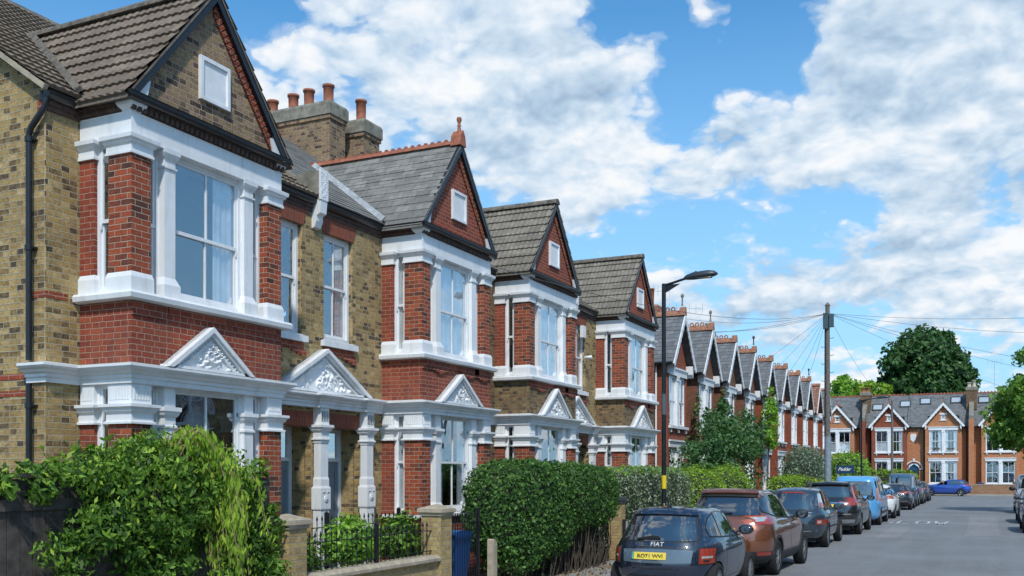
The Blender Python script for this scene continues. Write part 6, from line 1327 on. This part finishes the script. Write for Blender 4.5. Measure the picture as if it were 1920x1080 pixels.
# ---- large black SUV
c = Car('large black SUV with tall vertical tail lights parked before the sky blue van', 'car', 'paint_black', suvlv(4.95, 1.93, 1.80, hood=1.14, rake=.38, belt=1.08, cowl=3.35, roofw=.68, low=.28), 4.95, 1.93, 5.5, 5, (1.02, 4.0), .375, ym=1.6)
c.windows([(.35, 1.3), (1.2, 1.22), (3.5, 1.12)], [(.38, 1.36), (.6, 1.58), (1.4, 1.66), (2.3, 1.62), (3.0, 1.4), (3.52, 1.13)], [(.45, 1.15), (1.2, 2.15), (2.21, 3.40)])
c.rear((.64, 1.28, 1.60, .60)); c.patch('B', [(-.58, 1.64), (0, 1.65), (.58, 1.64)], [(-.57, 1.69), (0, 1.705), (.57, 1.69)], 'spoiler', 'paint_black', .09)
for sx, sd in ((-1, 'L'), (1, 'R')):
    c.patch('B', [(sx * .78, 1.0), (sx * .94, 1.0)], [(sx * .74, 1.26), (sx * .86, 1.26)], 'tail_light', 'lamp_red', .014, 6, 5); c.patch('B', [(sx * .76, 1.26), (sx * .86, 1.26)], [(sx * .64, 1.62), (sx * .70, 1.62)], 'lamp_pillar', 'lamp_orange', .016, 4, 8); c.patch(sd, [(.08, 1.0), (.36, 1.03)], [(.16, 1.26), (.34, 1.26)], 'tail_light', 'lamp_red', .012, 5, 4)
c.patch('B', [(-.5, .90), (.5, .90)], [(-.52, 1.06), (.52, 1.06)], 'plate_recess', 'trim_black', .004); c.plate(0, .98); c.strip('B', [(-.6, 1.08), (.6, 1.08)], .03, 'chrome', 'chrome_strip', .012); c.strip('B', [(-.9, .72), (0, .70), (.9, .72)], .035, 'chrome', 'chrome_strip', .012); c.patch('B', [(-.8, .42), (0, .40), (.8, .42)], [(-.84, .54), (0, .53), (.84, .54)], 'skid_plate', 'alloy', .015)
c.archtrim('paint_black', .05); c.doors([(1.42, 1.18), (2.35, 2.18), (3.5, 3.35)], .46, 1.1); c.handle(1.6, 1.03); c.handle(2.5, 1.01); c.mirror(3.15, 1.15, sz=1.2)
for sx in (-1, 1): m = MB(); x = sx * .68; m.tube([(x, .8, c.hit('T', x, .8)[0].z), (x, 1.0, c.hit('T', x, 1)[0].z + .05), (x, 2.2, c.hit('T', x, 2.2)[0].z + .05), (x, 2.4, c.hit('T', x, 2.4)[0].z)], .017, 8); m.build('roof_rail', 'alloy', c.root)
volvo = c; c.finish(-4.72, 34.4, spokes=10)
# ---- sky blue van
def vanlv(L, W, H, rake=.14, cowl=4.1, hood=1.15):
    w = W / 2; return [(.24, .3, L - .25, w - .1), (.34, .12, L - .1, w - .02), (.55, .05, L, w), (.85, .05, L - .02, w), (.98, .06, L - .1, w - .01), (hood - .06, .07, L - .25, w - .02), (hood, .08, L - .5, w - .035), (hood + .06, .085, cowl, w - .05), (1.35, .10, cowl - .32, w - .08), (1.6, .14, cowl - .68, w - .125), (1.8, .14 + rake * .5, cowl - .98, w - .17), (H - .08, .16 + rake, cowl - 1.15, w - .21), (H - .03, .24 + rake, cowl - 1.3, w - .29), (H - .01, .6, cowl - 1.6, w - .45), (H, 1.2, cowl - 2, .2)]
def van(label, pm, x, y, rz=0, H=1.97, L=4.9, glass=True, group='cars parked along the left kerb', lamps=True, hood=1.15):
    c = Car(label, 'van', pm, vanlv(L, 1.90, H, hood=hood), L, 1.90, 7, 6, (.95, L - .95), .34, ym=2.2, group=group, name='parked_van')
    c.windows([(.3, 1.22), (2.2, 1.20), (4.0, 1.16)], [(.34, 1.72), (1.5, 1.76), (2.6, 1.74), (3.3, 1.6), (3.95, 1.18)], ([(.42, 1.5), (1.62, 2.55), (2.66, 3.8)] if glass else [(2.66, 3.8)]))
    c.rear((.70, 1.22, 1.72, .64)); c.plate(0, .78); c.strip('B', [(0, 1.1), (0, 1.12)], .01)
    for sx in (-1, 1): t_ = c.patch('B', [(sx * .83, 1.0), (sx * .925, 1.0)], [(sx * .775, 1.48), (sx * .855, 1.48)], 'tail_light', 'lamp_orange', .012, 4, 6); c.patch('B', [(sx * .84, 1.02), (sx * .92, 1.02)], [(sx * .83, 1.14), (sx * .91, 1.14)], 'reverse_lamp', 'lamp_red', .018, 3, 3, parent=t_)
    for sx in (-1, 1): t_ = c.patch('F', [(sx * .55, .72), (sx * .90, .74)], [(sx * .6, .92), (sx * .88, .96)], 'headlight', 'lamp_clear', .012, 6, 3)
    c.patch('F', [(-.68, 1.28), (0, 1.27), (.68, 1.28)], [(-.58, 1.75), (0, 1.78), (.58, 1.75)], 'windscreen', 'window_dark', .01, 12, 8); c.patch('F', [(-.5, .72), (.5, .72)], [(-.52, .92), (.52, .92)], 'grille', 'trim_black', .01); c.patch('F', [(-.85, .3), (.85, .3)], [(-.86, .5), (.86, .5)], 'bumper', 'trim_black', .01)
    for sd in 'RL': c.strip(sd, [(1.35, .5), (L - 1.4, .5)], .10, 'cladding', 'sill_strip', .008)
    c.doors([(1.52, 1.54), (2.58, 2.6), (L - 1.4, L - 1.5)], .42, 1.75 if glass else 1.6); c.handle(2.75, 1.0); c.mirror(L - 1.25, 1.22, 'trim_black' if not glass else None, 1.35); c.finish(x, y, rz, spokes=8); return c
v = van('sky blue camper style van standing taller than the cars around it', 'paint_sky', -4.65, 41.0)
# ---- further cars of the left row
def simple(label, pm, x, y, L=4.3, W=1.79, H=1.50, kind='hatch', rz=0, lamp='lamp_red', group='cars parked along the left kerb', cut=None, rail=False, base=None, name='parked_car'):
    hd = .98 if H < 1.58 else 1.05; bl = .93 if H < 1.58 else 1.0
    c = Car(label, 'car', pm, suvlv(L, W, H, hood=hd, rake=.5 if kind == 'hatch' else .36, belt=bl, cowl=3.2, roofw=.58), L, W, 4.2, 3.8, (.88, L - .92), .325 if H < 1.58 else .345, ym=1.45, cut=cut, group=group, name=name); k = L / 4.5
    top = H - .13; c.windows([(.35, bl + .18), (1.2 * k, bl + .1), (3.15 * k, bl + .03)], [(.4, bl + .22), (.7 * k, top - .05), (1.3 * k, top), (2.0 * k, top - .04), (2.6 * k, top - .22), (3.17 * k, bl + .04)], [(.5 * k, 1.02 * k), (1.08 * k, 1.9 * k)] + ([] if cut else [(1.96 * k, 3.05 * k)]))
    c.rear((.60, bl + .17, top - .06, .50)); c.plate(0, .78)
    for sx, sd in ((-1, 'L'), (1, 'R')):
        t_ = c.patch('B', [(sx * .48, .93), (sx * (W / 2 - .02), .90)], [(sx * .50, 1.03), (sx * (W / 2 - .07), 1.06)], 'tail_light', lamp, .012, 8, 3); c.patch('B', [(sx * .52, .95), (sx * .64, .945)], [(sx * .52, .98), (sx * .64, .98)], 'reverse_lamp', 'lamp_clear', .018, 4, 2, parent=t_); c.patch(sd, [(.1, .9), (.34, .93)], [(.16, 1.06), (.36, 1.05)], 'tail_light', lamp, .012, 4, 3); c.patch('F', [(sx * .5, .66), (sx * .82, .68)], [(sx * .5, .78), (sx * .80, .84)], 'headlight', 'lamp_clear', .012, 6, 3)
    c.patch('F', [(-.62, bl + .12), (.62, bl + .12)], [(-.52, top - .04), (.52, top - .04)], 'windscreen', 'window_dark', .01, 10, 6); c.patch('F', [(-.4, .5), (.4, .5)], [(-.42, .72), (.42, .72)], 'grille', 'trim_black', .01)
    c.patch('B', [(-W / 2 + .08, .28), (0, .26), (W / 2 - .08, .28)], [(-W / 2 + .06, .42), (0, .42), (W / 2 - .06, .42)], 'bumper_insert', 'trim_black', .01); c.strip('B', [(-.7, .5), (.7, .5)], .02, 'chrome', 'bumper_trim', .01)
    c.doors([(1.28 * k, 1.05 * k), (2.12 * k, 1.93 * k), (3.15 * k, 3.0 * k)], .38, bl); c.handle(1.42 * k, bl - .08); c.handle(2.28 * k, bl - .1); c.mirror(2.82 * k, bl + .07)
    if rail:
        for sx in (-1, 1): m = MB(); xx = sx * .56; m.tube([(xx, .8, c.hit('T', xx, .8)[0].z), (xx, 1.0, c.hit('T', xx, 1)[0].z + .05), (xx, 2.0, c.hit('T', xx, 2)[0].z + .05), (xx, 2.15, c.hit('T', xx, 2.15)[0].z)], .016, 6); m.build('roof_rail', 'alloy', c.root)
    c.finish(x, y, rz, spokes=5 if kind == 'hatch' else 10); return c
simple('white hatchback with orange red tail lights just beyond the sky blue van', 'paint_white', -4.52, 47.35, 4.3, 1.80, 1.56, lamp='lamp_orange')
simple('dark charcoal hatchback directly beyond the white hatchback', 'paint_charcoal', -4.52, 58.6, 4.4, 1.80, 1.50)
# boxy off-roader
bx = [(.35, .25, 3.75, .72), (.42, .12, 3.85, .84), (.6, .1, 3.9, .87), (.95, .1, 3.88, .875), (1.12, .1, 3.8, .87), (1.18, .11, 3.5, .85), (1.20, .115, 2.65, .83), (1.25, .12, 2.5, .82), (1.6, .15, 2.3, .77), (1.82, .18, 2.18, .74), (1.93, .2, 2.1, .72), (1.98, .28, 1.95, .66), (2.0, .5, 1.7, .4), (2.01, .9, 1.3, .1)]
c = Car('boxy teal blue off roader with pale roof rising above the cars around it', 'car', 'paint_teal', bx, 3.95, 1.78, 9, 9, (.85, 3.2), .39, ym=1.3)
c.windows([(.2, 1.3), (1.5, 1.3), (2.5, 1.28)], [(.2, 1.78), (1.5, 1.78), (2.15, 1.76), (2.5, 1.32)], [(.3, 1.15), (1.25, 2.38)]); c.rear((.55, 1.3, 1.75, .52)); c.plate(-.3, .8); c.patch('T', [(-.6, .3), (.6, .3)], [(-.6, 2.0), (.6, 2.0)], 'roof_panel', 'paint_silver', .02, 8, 8)
for sx in (-1, 1): c.patch('B', [(sx * .72, .85), (sx * .82, .85)], [(sx * .72, .95), (sx * .82, .95)], 'tail_light', 'lamp_red', .02, 3, 3); c.patch('B', [(sx * .60, 1.2), (sx * .82, 1.2)], [(sx * .6, 1.85), (sx * .72, 1.85)], 'corner_panel', 'paint_silver', .004, 3, 6)
c.doors([(1.2, 1.2), (2.3, 2.3)], .55, 1.2); c.handle(1.35, 1.08); c.mirror(2.2, 1.3, 'trim_black'); c.finish(-4.55, 64.3, spokes=6)
simple('dark bronze estate car with silver roof rails before the last dark car', 'paint_bronze', -4.5, 69.6, 4.6, 1.84, 1.66, kind='suv', rail=True)
simple('last dark car at the far end of the left row, near the junction', 'paint_black', -4.45, 76.2, 4.4, 1.80, 1.48)
# blue hatchback crossing the junction with its driver
bc = simple('bright blue hatchback with a driver at its open window crossing the junction', 'paint_blue', -.95, 95.62, 4.25, 1.80, 1.48, rz=R(90), group=None or 'moving car', cut=(-1.2, -.15, 1.98, 2.72, .98, 1.30), name='blue_hatchback')
# right hand row, facing the camera
van('silver grey van facing the camera among the right hand cars', 'paint_silver', 2.38, 60.7, R(180), glass=False, group='cars parked along the right kerb', H=2.0)
simple('dark grey car nearest on the right edge of the photo', 'paint_grey', 2.1, 42.2, 4.5, 1.82, 1.56, rz=R(180), group='cars parked along the right kerb')
simple('charcoal car between the nearest right hand car and the silver van', 'paint_charcoal', 2.15, 49.2, 4.5, 1.82, 1.5, rz=R(180), group='cars parked along the right kerb')
# ---- estate agent lettering
sg = next(o for o in bpy.data.objects if o.get('category') == 'sign'); q = text(sg, 'Pedder', Vector((-8.52, 58.14, 2.27)) - Vector((0, 0, 0)), .30, 'white_plastic', ROTB, 'lettering', .004, .35, .003, .85)
q.data.transform(Matrix.Translation(-Vector(sg['_o'])))
# ================================================================ DRIVER
def skinned(name, V, E, rad, mat, parent):
    me = bpy.data.meshes.new(name); me.from_pydata(V, E, []); o = bpy.data.objects.new(name, me); COL.objects.link(o)
    sk = o.modifiers.new('s', 'SKIN'); sk.use_smooth_shade = True; sb = o.modifiers.new('u', 'SUBSURF'); sb.levels = 1; sb.render_levels = 1
    if not me.skin_vertices: me.attributes.new if False else None
    L = me.skin_vertices[0].data if me.skin_vertices else None
    if L:
        for i, r in enumerate(rad): L[i].radius = (r, r); L[i].use_root = (i == 0)
    bpy.context.view_layer.update(); me2 = bpy.data.meshes.new_from_object(o.evaluated_get(bpy.context.evaluated_depsgraph_get())); o.modifiers.clear(); o.data = me2; me2.materials.clear(); me2.materials.append(MT[mat]); o.parent = parent; return o
plain('skin', (.50, .27, .18), .6, var=.08); plain('hair', (.02, .014, .01), .7); plain('shirt', (.04, .045, .06), .8)

def person_in_car(x, y):
    """seated figure turned to the window; x,y = head centre"""
    o = thing('person', (x, y, .45), 'person with dark hair at the open window of the bright blue car', 'person'); V = [(0, .10, .1), (0, .1, .32), (0, .08, .50), (0, .06, .60), (-.02, .03, .70), (.19, .08, .50), (.24, .02, .28), (.05, -.02, .25), (-.19, .08, .50), (-.25, .02, .28), (-.22, -.02, .15)]
    E = [(0, 1), (1, 2), (2, 3), (3, 4), (2, 5), (5, 6), (6, 7), (2, 8), (8, 9), (9, 10)]; b = skinned('body', V, E, [.16, .15, .13, .06, .05, .06, .045, .035, .06, .045, .035], 'shirt', o)
    h = MB(); h.blob((0, 0, .79), (.078, .095, .115), n=18, k=12); h.blob((-.0, -.10, .775), (.012, .02, .018), n=8, k=5)
    for s in (-1, 1): h.blob((s * .078, .01, .78), (.012, .02, .03), n=8, k=5)
    h.blob((0, .01, .68), (.05, .05, .06), n=12, k=6); h.build('head', 'skin', None).parent = o
    q = MB()
    for s in (-1, 1): q.blob((s * .03, -.088, .80), (.012, .008, .007), n=8, k=5)
    q.blob((0, -.089, .73), (.022, .007, .006), n=8, k=5); q.build('face_features', 'hair', None).parent = o
    q = MB(); q.blob((0, .025, .825), (.09, .10, .105), n=18, k=12); q.build('hair', 'hair', None).parent = o
person_in_car(-3.25, 95.05)
# ================================================================ OPPOSITE SIDE (seen only in window and car reflections)
root = thing('gabled_house', (10.4, 2, 0), 'pale yellow brick gabled house of the facing terrace on the right side of the street', 'house', 'facing terrace')
gable_unit(root, lambda u, v, w: (9.7 - w, u, v), 2.0, 'yellow_brick', dict(u0=-.3, u1=4.3, tile='slate', cur=['both', 'full']))
for k in range(1, 11):
    c = copy_tree(root); c.location = (10.4, 2 + 4.6 * k, 0)
for o in bpy.data.objects:
    if '_o' in o: del o['_o']
sg.location = Vector(sg.location) + Vector((.72, 5.8, .02))
